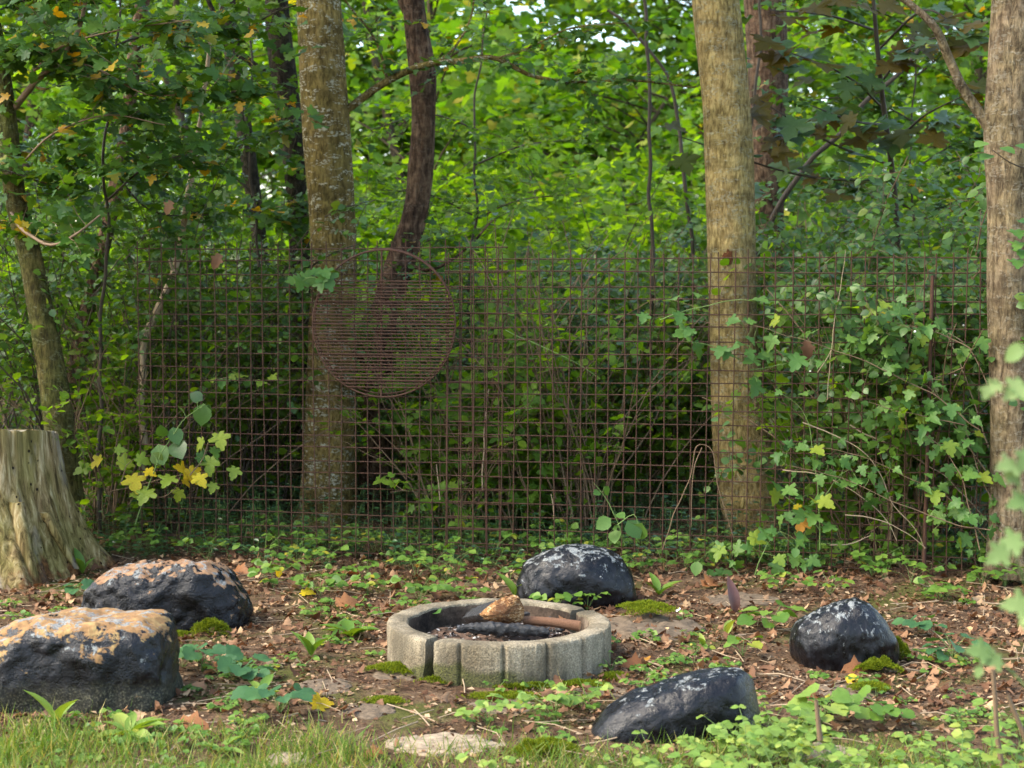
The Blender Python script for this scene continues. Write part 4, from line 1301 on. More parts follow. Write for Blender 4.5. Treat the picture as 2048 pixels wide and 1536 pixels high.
# sunlit shrubs of the second row
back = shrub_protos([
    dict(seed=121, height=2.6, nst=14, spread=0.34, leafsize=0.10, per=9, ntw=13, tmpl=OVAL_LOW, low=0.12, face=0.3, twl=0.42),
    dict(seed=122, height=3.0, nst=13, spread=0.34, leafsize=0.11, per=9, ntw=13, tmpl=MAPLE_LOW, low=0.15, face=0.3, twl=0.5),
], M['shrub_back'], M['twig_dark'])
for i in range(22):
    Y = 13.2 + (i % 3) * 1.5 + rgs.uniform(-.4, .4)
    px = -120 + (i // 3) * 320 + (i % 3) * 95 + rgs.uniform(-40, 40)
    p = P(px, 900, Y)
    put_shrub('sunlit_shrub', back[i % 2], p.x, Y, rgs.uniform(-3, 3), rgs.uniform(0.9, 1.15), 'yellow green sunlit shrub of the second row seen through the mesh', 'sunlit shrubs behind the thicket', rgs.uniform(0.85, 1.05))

# ------------------------------------------------------------------ understorey maples above the left of the fence
def sapling(name, label, base_px, Y, rows, limbs, leafmat, tmpl, leafsize, seed, per=11, group=None, twm=None):
    rng = np.random.default_rng(seed)
    b = P(base_px, 1040, Y); b.z = gz(b.x, b.y)
    root = empty(name, b, label, 'tree', group)
    off = np.array(b)
    path = [b] + [P(x, y, Y + dy) for x, y, dy in rows]
    pp, rr = resample(path, np.linspace(0.014, 0.005, len(path)), 0.06)
    pp = wobble(pp, 0.07, seed * 0.37, 1.4)
    v_, f_ = tube(pp, rr, 7)
    link('trunk', smooth(mesh_np('trunk', v_ - off, f_)), twm or M['twig_dark'], root)
    fo, tw_ = MB(), MB()
    for (pts, ntw, tl) in limbs:
        pl = [P(x, y, Y + dy) for x, y, dy in pts]
        pq, rq = resample(pl, np.linspace(0.008, 0.003, len(pl)), 0.06)
        tw_.add(*tube(pq, rq, 4))
        foliage_on(rng, branchlets(rng, pq, 0.003, ntw, tl), per, leafsize, tmpl, fo, tw_, 0.002)
    link('twigs', tw_.mesh('twigs', offset=off), twm or M['twig_dark'], root)
    link('crown', fo.mesh('crown', offset=off), leafmat, root)
    return root

sapling('maple_sapling', 'young maple with yellowing lobed leaves above the left end of the fence', 200, 9.7,
        [(205, 700, 0), (215, 400, -.2), (230, 100, -.3), (235, -100, -.3)],
        [([(215, 400, -.2), (300, 330, -.4), (420, 300, -.5)], 20, 0.5), ([(212, 450, -.2), (120, 380, -.5), (10, 340, -.7)], 20, 0.5), ([(222, 250, -.2), (330, 200, -.3), (470, 190, -.4)], 22, 0.5),
         ([(225, 200, -.2), (130, 120, -.5), (20, 90, -.6)], 22, 0.5), ([(230, 90, -.3), (330, 60, -.3), (520, 60, -.3)], 24, 0.5), ([(232, 0, -.3), (120, -20, -.3), (0, 20, -.4)], 22, 0.5), ([(218, 330, -.2), (300, 420, 0), (450, 430, .2)], 16, 0.45)],
        M['maple_top'], MAPLE, 0.085, 201)
sapling('maple_sapling', 'dark leaved young maple behind the black trunk', 520, 11.0,
        [(520, 700, 0), (500, 350, 0), (490, 50, 0), (490, -120, 0)],
        [([(500, 380, 0), (420, 320, 0), (330, 300, 0)], 16, 0.5), ([(500, 300, 0), (560, 260, -.3), (620, 250, -.3)], 12, 0.45), ([(495, 160, 0), (400, 100, 0), (300, 90, 0)], 18, 0.5), ([(492, 60, 0), (560, 20, 0), (640, 0, 0)], 16, 0.5), ([(500, 420, 0), (560, 440, 0), (620, 430, 0)], 12, 0.4)],
        M['maple_top'], MAPLE_LOW, 0.085, 202)
sapling('leafy_sapling', 'green sapling hanging over the middle gap beside the split trunk', 930, 11.6,
        [(935, 700, 0), (945, 420, 0), (960, 180, 0), (965, -60, 0)],
        [([(945, 430, 0), (860, 390, 0), (760, 380, 0)], 18, 0.5), ([(950, 330, 0), (1050, 290, 0), (1160, 280, 0)], 20, 0.5), ([(955, 260, 0), (870, 230, 0), (740, 260, 0)], 16, 0.5), ([(948, 440, 0), (1040, 400, -.2), (1130, 390, -.2)], 16, 0.5)],
        M['shrub_back'], OVAL_LOW, 0.07, 203, 13)
sapling('leafy_sapling', 'green sapling filling the gap between the tan trunk and the forked trunk', 1850, 12.4,
        [(1850, 700, 0), (1840, 420, 0), (1830, 180, 0), (1830, -60, 0)],
        [([(1845, 430, 0), (1740, 380, 0), (1600, 360, 0)], 22, 0.5), ([(1840, 330, 0), (1930, 280, 0), (2030, 280, 0)], 18, 0.5), ([(1838, 250, 0), (1740, 200, 0), (1600, 200, 0)], 22, 0.5), ([(1835, 150, 0), (1930, 80, 0), (2030, 60, 0)], 18, 0.5), ([(1832, 60, 0), (1720, 10, 0), (1590, 20, 0)], 22, 0.5), ([(1845, 440, 0), (1920, 400, 0), (2000, 400, 0)], 18, 0.5)],
        M['maple_top'], MAPLE_LOW, 0.085, 204, 13)

# ------------------------------------------------------------------ woodland beyond
def far_tree(px, Y, top_h, low_h, rad, ncl, npl, ls, label, seed, dens_top=1.0, tmpl=MAPLE_LOW):
    rng = np.random.default_rng(seed)
    b = P(px, 800, Y); b.z = gz(b.x, b.y)
    root = empty('far_tree', b, label, 'tree', 'trees of the far wood')
    pts = [Vector((0, 0, -0.1))]
    d = Vector((rng.normal() * .05, rng.normal() * .05, 1))
    for i in range(7):
        d = (d + Vector((rng.normal() * .06, rng.normal() * .06, 0))).normalized()
        pts.append(pts[-1] + d * top_h / 7)
    pp, rr = resample(pts, np.linspace(0.11, 0.03, len(pts)), 0.25)
    link('trunk', smooth(mesh_np('trunk', *tube(pp, rr, 10, rough=.06))), M['bark_far'], root)
    z = rng.uniform(low_h, top_h, ncl)
    a = rng.uniform(0, 2 * math.pi, ncl)
    r_ = rad * np.sqrt(rng.random(ncl)) * (0.65 + 0.45 * np.sin(np.pi * (z - low_h) / (top_h - low_h)))
    cen = np.stack([r_ * np.cos(a), r_ * np.sin(a), z], 1)
    pos = (cen[:, None, :] + rng.normal(size=(ncl, npl, 3)) * np.array([0.42, 0.42, 0.15])).reshape(-1, 3)
    n = len(pos)
    me = mesh_np('crown', *place(tmpl, pos, rng.normal(size=(n, 3)) * [1, 1, 0.4], unit(rng.normal(size=(n, 3)) * 0.5 + [0, -0.2, 0.9]), ls * rng.uniform(0.6, 1.25, n)))
    link('crown', me, M['far'], root)
    tw_ = MB()
    for c_ in cen[::2]:
        h0 = max(0.3, c_[2] - 0.5 * math.hypot(c_[0], c_[1]))
        k0 = pp[np.argmin(abs(pp[:, 2] - h0))]
        tw_.add(*curve([k0, k0 * 0.5 + c_ * 0.5 + np.array([0, 0, 0.1]), c_], 0.02, 0.004, 0.4, 4))
    link('twigs', tw_.mesh('twigs'), M['bark_far'], root)
    return root
fs = np.random.default_rng(9)
row = 0
for (Y, n, h, lo, rad, ncl, npl, ls) in [(20.5, 6, 4.6, 0.3, 1.7, 55, 30, 0.16), (26.0, 7, 8.0, 0.4, 2.3, 80, 30, 0.19), (33.0, 9, 11.0, 0.4, 3.0, 150, 34, 0.25), (43.0, 9, 13.0, 0.4, 4.0, 170, 34, 0.34)]:
    for i in range(n):
        px = -250 + (i + 0.5 + fs.uniform(-.25, .25)) * 2550 / n + (row % 2) * 90
        hh = h * fs.uniform(0.8, 1.1)
        if 960 < px < 1260: hh *= 0.52                       # the open sky patch
        far_tree(px, Y + fs.uniform(-1.5, 1.5), hh, lo, rad, ncl, npl, ls, 'bright leafy tree of the far wood, out of focus', 300 + row * 20 + i)
    row += 1

# ------------------------------------------------------------------ periwinkle and ivy carpet under the thicket
def scatter_px(rng, n, px0, px1, y0, y1):
    Y = rng.uniform(y0, y1, n)
    px = rng.uniform(px0, px1, n)
    return (px - 1024) / FPX * Y, Y

rg = np.random.default_rng(55)
cov, covs = MB(), MB()
x, y = scatter_px(rg, 2600, -250, 2300, 8.55, 11.8)
x2, y2 = scatter_px(rg, 1800, -250, 2300, 11.8, 19.0)
x, y = np.concatenate([x, x2]), np.concatenate([y, y2])
keep = []
for i in range(len(x)):
    s = (Vector((x[i], y[i], 0)) - FL).dot(fnorm)            # distance in front of the fence
    dens = 1.0 if s < -0.15 else (0.55 if s < 0.25 else 0.0)
    if mn.noise(Vector((x[i] * 1.3, y[i] * 1.3, 7))) < -0.30: dens *= 0.3
    if rg.random() < dens: keep.append(i)
A = [[], [], [], []]
for i in keep:
    h = rg.uniform(0.06, 0.22) * (0.8 if y[i] < 9.3 else (1.3 if y[i] < 11.8 else 1.9))
    b = np.array([x[i], y[i], gz(x[i], y[i])])
    lean = rg.normal(size=2) * 0.05
    n = 10
    t = np.linspace(0.25, 1, n)[:, None]
    pos = b + np.concatenate([t * lean, t * h], 1)
    ang = np.arange(n) * 2.4 + rg.uniform(0, 6)
    ax = np.stack([np.cos(ang), np.sin(ang), np.full(n, 0.25)], 1)
    A[0].append(pos); A[1].append(ax); A[2].append(unit(np.array([0, -.2, 1]) + rg.normal(size=(n, 3)) * .25)); A[3].append(rg.uniform(0.030, 0.052, n) * (1.0 if y[i] < 11.8 else 1.7))
    covs.add(*tube([b, b + np.array([lean[0] * .6, lean[1] * .6, h * .6]), b + np.array([lean[0], lean[1], h])], 0.0014, 3))
cov.add(*place(LANCE if False else oval_template(w=0.24, cup=0.2, droop=0.2, n=2), *[np.concatenate(a) for a in A]))
o = link('ground_cover', cov.mesh('ground_cover'), M['cover'])
tag(o, 'glossy dark periwinkle carpet growing under the fence and the shrubs', 'ground cover', kind='stuff')
o = link('ground_cover_stems', covs.mesh('ground_cover_stems'), M['stem_green'])
tag(o, 'thin green stems of the periwinkle carpet', 'ground cover', kind='stuff')

# ------------------------------------------------------------------ low mixed weeds
def rosette(rng, n, size, up=0.7, tm=None):
    """pos, axis, normal, size for a rosette of basal leaves at the origin."""
    ang = np.arange(n) * 2.4 + rng.uniform(0, 6)
    tilt = rng.uniform(0.35, 1.1, n) * up
    ax = np.stack([np.cos(ang), np.sin(ang), tilt], 1)
    nr = np.stack([-np.cos(ang) * tilt, -np.sin(ang) * tilt, np.ones(n)], 1) + rng.normal(size=(n, 3)) * .15
    return np.zeros((n, 3)) + ax * 0.005, ax, nr, size * rng.uniform(0.6, 1.15, n)

def stalked(rng, n, h, spread, size):
    """round or three-part leaves on thin stalks: leaf arrays plus stalk paths."""
    ang = np.arange(n) * 2.4 + rng.uniform(0, 6)
    r_ = spread * np.sqrt(rng.random(n))
    tip = np.stack([r_ * np.cos(ang), r_ * np.sin(ang), h * rng.uniform(0.45, 1.0, n)], 1)
    ax = np.stack([np.cos(ang), np.sin(ang), np.full(n, -0.1)], 1)
    nr = unit(np.array([0, -0.25, 1.0]) + rng.normal(size=(n, 3)) * 0.28)
    return tip, ax, nr, size * rng.uniform(0.65, 1.2, n)

LM = {}
def leaf_me(key, tmpl, mat):
    k_ = key + mat
    if k_ not in LM:
        me = smooth(mesh_np('leaf', *tmpl))
        me.materials.append(M[mat])
        LM[k_] = me
    return LM[k_]

def plant(name, label, px, py, kind, seed, sc=1.0, mat='weed', n=None, group=None, pos3=None, h=None):
    rng = np.random.default_rng(seed)
    b = on(G(px, py)) if pos3 is None else Vector(pos3)
    root = empty(name, b, label, 'plant', group)
    stm = MB()
    if kind == 'dandelion':
        pos, ax, nr, s = rosette(rng, n or 8, 0.12 * sc, 0.9)
        me = leaf_me('lance', LANCE, mat)
    elif kind == 'upright':
        pos, ax, nr, s = rosette(rng, n or 4, 0.12 * sc, 2.6)
        me = leaf_me('lance', LANCE, mat)
    elif kind == 'round':
        pos, ax, nr, s = stalked(rng, n or 9, h or 0.09 * sc, 0.085 * sc, 0.066 * sc)
        me = leaf_me('round', ROUND, mat)
    elif kind == 'trefoil':
        m_ = n or 9
        tip, ax0, nr0, s0 = stalked(rng, m_, h or 0.10 * sc, 0.10 * sc, 0.042 * sc)
        P_, A_, N_, S_ = [], [], [], []
        for i in range(m_):
            a0 = math.atan2(ax0[i][1], ax0[i][0])
            for da in (-1.25, 0, 1.25):
                P_.append(tip[i]); A_.append((math.cos(a0 + da), math.sin(a0 + da), -0.1 + rng.normal() * .1)); N_.append(nr0[i]); S_.append(s0[i])
        pos, ax, nr, s = np.array(P_), np.array(A_), np.array(N_), np.array(S_)
        me = leaf_me('ovalw', OVAL_WIDE, mat)
        for i in range(m_):
            stm.add(*tube([[0, 0, 0], list(tip[i] * [0.4, 0.4, 0.7]), list(tip[i])], 0.0011, 3))
    if kind == 'round':
        for p_ in pos:
            stm.add(*tube([[0, 0, 0], list(p_ * [0.4, 0.4, 0.7]), list(p_)], 0.0012, 3))
    for p_, a_, n_, s_ in zip(pos, ax, nr, s):
        o = link('leaf', me, None, root)
        set_frame(o, p_, a_, n_, s_)
    if stm.V:
        link('stalks', stm.mesh('stalks'), M['stem_green'], root)
    return root

W = [
 ('dandelion', 'dandelion rosette on the litter left of the fire ring', 703, 1278, 'dandelion', 1.25, 'weed', 7),
 ('dandelion', 'upright pale dandelion leaves in the grass under the flat topped boulder', 255, 1475, 'dandelion', 1.2, 'weed_pale', 9),
 ('dandelion', 'single long pale blade leaf standing at the front of the flat topped boulder', 112, 1458, 'upright', 1.25, 'weed_pale', 3),
 ('dandelion', 'pair of pale spoon leaves in the grass at the bottom', 440, 1512, 'dandelion', 0.85, 'weed_pale', 5),
 ('dandelion', 'upright narrow leaves beside the domed boulder behind the ring', 1036, 1205, 'upright', 1.35, 'weed', 4),
 ('dandelion', 'upright leaf pair on the litter right of the mossy stone', 1452, 1275, 'upright', 0.95, 'weed_pale', 2),
 ('dandelion', 'small upright leaf by the moss capped stone', 1408, 1300, 'upright', 0.75, 'weed_pale', 2),
 ('dandelion', 'narrow leaf rising from the litter right of the domed boulder', 1287, 1238, 'upright', 0.8, 'weed_pale', 2),
 ('dandelion', 'loose dandelion rosette on the bare soil beside the round leaved weed', 520, 1395, 'dandelion', 1.0, 'weed_pale', 6),
 ('dandelion', 'tall slim dandelion leaves behind the tan peeling boulder', 165, 1150, 'upright', 1.2, 'weed', 3),
 ('dandelion', 'dandelion by the fence foot right of the domed boulder', 1318, 1190, 'upright', 1.1, 'weed', 5),
 ('dandelion', 'upright narrow leaves on the bare litter left of the ring, in front of the rosette', 622, 1318, 'upright', 1.0, 'weed', 5),
 ('round_leaf_weed', 'clump of blue green round leaves between the left boulders and the ring', 405, 1345, 'round', 1.15, 'weed_blue', 11),
 ('round_leaf_weed', 'second clump of blue green round leaves nearer the ring', 490, 1368, 'round', 1.1, 'weed_blue', 10),
 ('round_leaf_weed', 'broad blue green round leaves beside a yellow leaf in the front grass', 560, 1432, 'round', 1.25, 'weed_blue', 10),
 ('round_leaf_weed', 'round leaved weed at the left foot of the peaked boulder', 1545, 1262, 'round', 1.1, 'weed', 12),
 ('round_leaf_weed', 'round leaved weed in front of the upright leaf pair', 1486, 1312, 'round', 0.9, 'weed', 7),
 ('round_leaf_weed', 'round leaved weed at the right side of the peaked boulder', 1840, 1270, 'round', 1.0, 'weed_blue', 9),
 ('round_leaf_weed', 'dark round leaves on the litter below the right foot of the peaked boulder', 1905, 1325, 'round', 1.1, 'weed_blue', 10),
 ('round_leaf_weed', 'bright green round leaves in front of the brown flat stone', 1640, 1455, 'round', 1.25, 'weed_pale', 14),
 ('round_leaf_weed', 'pale round leaves just right of the brown flat stone', 1765, 1450, 'round', 1.1, 'weed', 10),
 ('round_leaf_weed', 'small round leaves behind the left end of the tan peeling boulder', 155, 1200, 'round', 1.05, 'weed_blue', 7),
 ('trefoil_weed', 'three leaved weed clump behind the left of the ring', 840, 1200, 'trefoil', 1.25, 'weed', 12),
 ('trefoil_weed', 'three leaved weed clump behind the ring near the scorched log', 920, 1192, 'trefoil', 1.1, 'weed', 10),
 ('trefoil_weed', 'three leaved weed growing against the front of the domed boulder', 1108, 1222, 'trefoil', 1.2, 'weed', 11),
 ('trefoil_weed', 'three leaved weed at the right back of the ring', 1175, 1222, 'trefoil', 0.9, 'weed', 7),
 ('trefoil_weed', 'three leaved weed on the litter right of the tan peeling boulder', 545, 1175, 'trefoil', 1.2, 'weed', 10),
 ('trefoil_weed', 'three leaved weed left of the orange fallen leaf', 640, 1190, 'trefoil', 1.15, 'weed', 10),
 ('trefoil_weed', 'three leaved weed between the grate trunk and the ring', 735, 1185, 'trefoil', 1.1, 'weed', 9),
 ('trefoil_weed', 'small three leaved weed at the right foot of the ring', 1222, 1345, 'trefoil', 0.7, 'weed_pale', 7),
 ('trefoil_weed', 'three leaved weed on the fence foot above the low brown stone', 1560, 1190, 'trefoil', 1.15, 'weed', 9),
 ('trefoil_weed', 'three leaved weed at the fence foot behind the peaked boulder', 1660, 1195, 'trefoil', 1.1, 'weed', 8),
 ('trefoil_weed', 'three leaved weed at the fence foot by the forked trunk', 1880, 1205, 'trefoil', 1.2, 'weed', 10),
 ('trefoil_weed', 'yellow green leaves in front of the fire ring', 975, 1450, 'trefoil', 1.0, 'weed_pale', 9),
 ('trefoil_weed', 'yellow green leaves left of the slanting boulder', 1110, 1445, 'trefoil', 1.05, 'weed_pale', 11),
 ('trefoil_weed', 'small green tuft between the front of the ring and the slanting boulder', 1160, 1420, 'trefoil', 0.9, 'weed_pale', 9),
]
for i, (nm, lab, px, py, kind, sc, mat, n) in enumerate(W):
    plant(nm, lab, px, py, kind, 500 + i, sc, mat, n)

# uncounted low weeds
def weeds_stuff(name, label, spots_, mat, seed, size, tmpl=OVAL_WIDE):
    rng = np.random.default_rng(seed)
    A = [[], [], [], []]
    sm_ = MB()
    for (x_, y_, h_) in spots_:
        m_ = rng.integers(3, 8)
        b = np.array([x_, y_, gz(x_, y_)])
        tip, ax0, nr0, s0 = stalked(rng, m_, h_, h_ * 0.9 + 0.02, size)
        for i in range(m_):
            sm_.add(*tube([b, b + tip[i] * [.4, .4, .7], b + tip[i]], 0.0011, 3))
            a0 = math.atan2(ax0[i][1], ax0[i][0])
            for da in (-1.25, 0, 1.25):
                A[0].append(b + tip[i]); A[1].append((math.cos(a0 + da), math.sin(a0 + da), -0.1 + rng.normal() * .15)); A[2].append(nr0[i]); A[3].append(s0[i] * rng.uniform(.8, 1.2))
    me = mesh_np(name, *place(tmpl, np.array(A[0]), np.array(A[1]), np.array(A[2]), np.array(A[3])))
    tag(link(name, me, M[mat]), label, 'weeds', kind='stuff')
    tag(link(name + '_stems', sm_.mesh(name + '_stems'), M['stem_green']), 'thin stalks of ' + label, 'weeds', kind='stuff')

def inside_things(x, y, m=0.0):
    if (x - RC.x) ** 2 + (y - RC.y) ** 2 < (0.47 + m) ** 2: return True
    for r_ in ROCK:
        w = max(abs(v[0]) for v in r_.bound_box); d = max(abs(v[1]) for v in r_.bound_box)
        if ((x - r_.location.x) / (w + m)) ** 2 + ((y - r_.location.y) / (d + m)) ** 2 < 1: return True
    return (x - SC.x) ** 2 + (y - SC.y) ** 2 < (0.58 + m) ** 2

rg = np.random.default_rng(61)
sp = []
x, y = scatter_px(rg, 1500, -200, 2250, 7.6, 9.6)             # along the fence foot
for a, b in zip(x, y):
    s = (Vector((a, b, 0)) - FL).dot(fnorm)
    d = max(0.0, 1 - abs(s + 0.05) / 0.75) * 0.85
    if mn.noise(Vector((a * 1.6, b * 1.6, 1))) < 0.02: d *= 0.3
    if rg.random() < d and not inside_things(a, b, 0.02): sp.append((a, b, rg.uniform(0.05, 0.20)))
weeds_stuff('fence_weeds', 'low three leaved weeds along the foot of the mesh fence', sp, 'weed', 62, 0.045)
sp = []
x, y = scatter_px(rg, 900, -200, 2250, 5.0, 7.9)             # sparse on the clearing
for a, b in zip(x, y):
    if mn.noise(Vector((a * 1.1, b * 1.1, 3))) > -0.02 and rg.random() < 0.42 and not inside_things(a, b, 0.01): sp.append((a, b, rg.uniform(0.015, 0.05)))
weeds_stuff('clearing_weeds', 'scattered small weeds sprouting through the leaf litter', sp, 'weed', 63, 0.026)
sp = []
x, y = scatter_px(rg, 1500, 900, 2300, 4.3, 5.6)             # front right
for a, b in zip(x, y):
    px = 1024 + a / b * FPX
    d = min(1.0, max(0, (px - 950) / 500)) * min(1, max(0.0, (5.75 - b) / 0.5))
    if mn.noise(Vector((a * 2.0, b * 2.0, 5))) > -0.12 and rg.random() < d * 0.26 and not inside_things(a, b, 0.02): sp.append((a, b, rg.uniform(0.03, 0.13) * (0.6 + 0.7 * d)))
weeds_stuff('front_weeds', 'pale green weeds crowding the front right of the clearing, out of focus', sp, 'weed_pale', 64, 0.036)

# ------------------------------------------------------------------ grass in front
rg = np.random.default_rng(70)
n0 = 60000
x, y = scatter_px(rg, n0, -250, 2300, 4.2, 6.2)
px = 1024 + x / y * FPX
edge = 5.62 + 0.20 * np.array([mn.noise(Vector((a * 1.5, 0, 4))) for a in x]) - np.clip((px - 500) / 1500, 0, 1) * 0.25
d = np.clip((edge - y) / 0.30, 0, 1) + 0.012
pat = np.array([mn.noise(Vector((a * 2.2, b * 2.2, 9))) for a, b in zip(x, y)])
d *= np.clip(0.75 + pat * 1.1, 0.08, 1)
d *= np.interp(px, [0, 520, 760, 1300, 2048], [1.0, 1.0, 0.55, 0.4, 0.5])
k_ = rg.random(n0) < d
x, y = x[k_], y[k_]
ok = np.array([not inside_things(a, b, 0.0) for a, b in zip(x, y)])
x, y = x[ok], y[ok]
n = len(x)
BLADE = T([(-0.5, 0, 0), (0.5, 0, 0), (-0.42, 0.5, 0.05), (0.42, 0.5, 0.05), (0, 1.0, 0.22)], [(0, 1, 3), (0, 3, 2), (2, 3, 4)])
def blades(x, y, L, wr, seed, lean=0.55):
    rng = np.random.default_rng(seed)
    n = len(x)
    z = np.array([gz(a, b) for a, b in zip(x, y)])
    ax = unit(np.stack([rng.normal(size=n) * lean, rng.normal(size=n) * lean, np.ones(n)], 1))
    nr = rnd_dir(n, rng) * [1, 1, 0.1]
    tv, tf = BLADE
    side = unit(np.cross(ax, nr)); n2 = np.cross(side, ax)
    pos = np.stack([x, y, z], 1)
    V = pos[:, None, :] + (tv[None, :, 0:1] * side[:, None, :] * (L * wr)[:, None, None] + tv[None, :, 1:2] * ax[:, None, :] * L[:, None, None] + tv[None, :, 2:3] * n2[:, None, :] * L[:, None, None])
    F = tf[None] + (np.arange(n) * len(tv))[:, None, None]
    return V.reshape(-1, 3), F.reshape(-1, 3)
L = rg.uniform(0.03, 0.10, n) * (1 + 0.5 * pat[k_][ok])
me = mesh_np('grass', *blades(x, y, L, rg.uniform(0.035, 0.06, n) * 0.9, 71))
tag(link('grass', me, M['grass']), 'short green and straw coloured grass along the front of the clearing', 'grass', kind='stuff')

# ------------------------------------------------------------------ leaf litter
rg = np.random.default_rng(80)
n0 = 13000
x, y = scatter_px(rg, n0, -300, 2350, 5.0, 10.5)
d = np.clip(0.62 + 0.9 * np.array([fbm(a * 1.2, b * 1.2, 12, 2) for a, b in zip(x, y)]), 0.05, 1)
d *= np.clip((y - 5.2) / 0.8, 0.10, 1)
d *= np.where((y > 6.9) & (y < 8.6), 1.0, 0.55)
k_ = rg.random(n0) < d
x, y = x[k_], y[k_]
ok = np.array([not inside_things(a, b, -0.02) for a, b in zip(x, y)])
x, y = x[ok], y[ok]
n = len(x)
z = np.array([gz(a, b) for a, b in zip(x, y)]) + rg.uniform(0.004, 0.022, n)
nr = unit(rg.normal(size=(n, 3)) * 0.42 + [0, 0, 1]) * np.where(rg.random((n, 1)) < 0.5, 1, -1)
me = mesh_np('leaf_litter', *place(DRY, np.stack([x, y, z], 1), rg.normal(size=(n, 3)) * [1, 1, 0.2], nr, rg.uniform(0.018, 0.06, n)))
tag(link('leaf_litter', me, M['litter']), 'brown curled dead leaves covering the clearing', 'leaf litter', kind='stuff')
n0 = 46000
x, y = scatter_px(rg, n0, -300, 2350, 4.9, 9.3)
d = np.clip(0.75 + 0.9 * np.array([fbm(a * 1.7, b * 1.7, 22, 2) for a, b in zip(x, y)]), 0.08, 1) * np.clip((y - 4.9) / 0.9, 0.25, 1)
k_ = rg.random(n0) < d
x, y = x[k_], y[k_]
ok = np.array([not inside_things(a, b, -0.02) for a, b in zip(x, y)])
x, y = x[ok], y[ok]
n = len(x)
z = np.array([gz(a, b) for a, b in zip(x, y)]) + rg.uniform(0.0, 0.008, n)
me = mesh_np('leaf_scraps', *place(SCRAP, np.stack([x, y, z], 1), rg.normal(size=(n, 3)) * [1, 1, 0.15], unit(rg.normal(size=(n, 3)) * 0.45 + [0, 0, 1]), rg.uniform(0.008, 0.034, n)))
tag(link('leaf_scraps', me, M['scrap']), 'fine brown scraps of leaf and bark on the soil', 'leaf litter', kind='stuff')
# fallen twigs
tw = MB()
x, y = scatter_px(rg, 520, -200, 2300, 5.1, 9.0)
for a, b in zip(x, y):
    if inside_things(a, b, 0.03): continue
    an = rg.uniform(0, math.pi)
    Lh = rg.uniform(0.02, 0.14)
    c_ = np.array([a, b, gz(a, b) + rg.uniform(0.004, 0.02)])
    dv = np.array([math.cos(an), math.sin(an), rg.normal() * 0.12]) * Lh
    tw.add(*tube([c_ - dv, c_ + rg.normal(size=3) * 0.008, c_ + dv], rg.uniform(0.001, 0.003), 4))
tag(link('fallen_twigs', tw.mesh('fallen_twigs'), M['twig_pale']), 'thin pale twigs lying in the leaf litter', 'twigs', kind='stuff')

# coloured fallen leaves one can point at
dl = smooth(mesh_np('caught_leaf', *DRY)); dl.materials.append(M['litter'])
yl = smooth(mesh_np('fallen_leaf', *MAPLE)); yl.materials.append(M['maple_yellow'])
M['orange_leaf'] = leaf_mat('orange leaf', [(0, (0.46, 0.20, 0.03)), (1, (0.52, 0.26, 0.04))], 0.3, 0.6, 0.3, (1.2, 0.9, 0.4), 0.3, (0.3, 0.09, 0.02))
M['rust_leaf'] = leaf_mat('russet leaf', [(0, (0.20, 0.075, 0.025)), (1, (0.30, 0.13, 0.05))], 0.2, 0.6, 0.3, (1.2, 0.8, 0.5), 0.2, (0.14, 0.05, 0.02))
M['claret_leaf'] = leaf_mat('claret leaf', [(0, (0.10, 0.04, 0.03)), (1, (0.13, 0.05, 0.04))], 0.2, 0.4, 0.5, (1.2, 0.8, 0.6))
ol = smooth(mesh_np('fallen_leaf', *MAPLE)); ol.materials.append(M['orange_leaf'])
rl = smooth(mesh_np('fallen_leaf', *DRY)); rl.materials.append(M['rust_leaf'])
cl = smooth(mesh_np('fallen_leaf', *LANCE)); cl.materials.append(M['claret_leaf'])
yo = smooth(mesh_np('fallen_leaf', *OVAL_WIDE)); yo.materials.append(M['maple_yellow'])
rg = np.random.default_rng(90)
for (px, py, me, s, lab) in [
        (603, 1190, yl, 0.075, 'yellow orange fallen leaf right of the tan peeling boulder'), (558, 1160, yo, 0.07, 'yellow upright leaf among weeds near the tan peeling boulder'),
        (830, 1132, ol, 0.07, 'orange fallen leaf by the fence foot behind the ring'), (1365, 1262, yo, 0.03, 'small orange yellow leaf near the moss capped stone'),
        (1690, 1362, yo, 0.06, 'yellow leaf on the ground in front of the peaked boulder'), (625, 1424, yl, 0.085, 'yellow lobed leaf beside the broad round leaves in front'),
        (1405, 1180, rl, 0.13, 'large russet leaf right of the domed boulder'), (1610, 1178, rl, 0.13, 'russet leaf below the fence behind the peaked boulder'),
        (440, 1352, rl, 0.11, 'russet leaf under the blue green round leaves'), (355, 1460, rl, 0.13, 'russet leaf on the grass in front of the flat topped boulder'),
        (1290, 1335, rl, 0.10, 'tan leaf right of the fire ring foot'), (1290, 1330, ol, 0.06, 'orange leaf right of the fire ring'), (765, 1510, rl, 0.07, 'orange brown leaf left of the pale flat stone'),
        (1730, 1340, rl, 0.11, 'brown leaf under the mossy foot of the peaked boulder'), (470, 1145, rl, 0.12, 'brown leaf leaning on the right of the tan peeling boulder'),
        (690, 1150, rl, 0.13, 'brown leaf on the litter left behind the ring'), (1470, 1235, cl, 0.17, 'dark claret leaf standing up by the low brown stone'),
        (670, 1215, rl, 0.13, 'big curled brown leaf left of the ring'), (1640, 1400, rl, 0.08, 'orange brown leaf on the brown flat stone')]:
    p = on(G(px, py), 0.015)
    o = link('fallen_leaf', me, None)
    up_ = 0.9 if me in (cl,) or 'upright' in lab else 0.1
    set_frame(o, p, [rg.normal() * (0.3 if up_ > .5 else 1), rg.normal() * (0.3 if up_ > .5 else 1), up_], [rg.normal() * .25, -0.5 + rg.normal() * .2, 1 - up_ * .6], s)
    tag(o, lab, 'leaf', 'coloured fallen leaves')
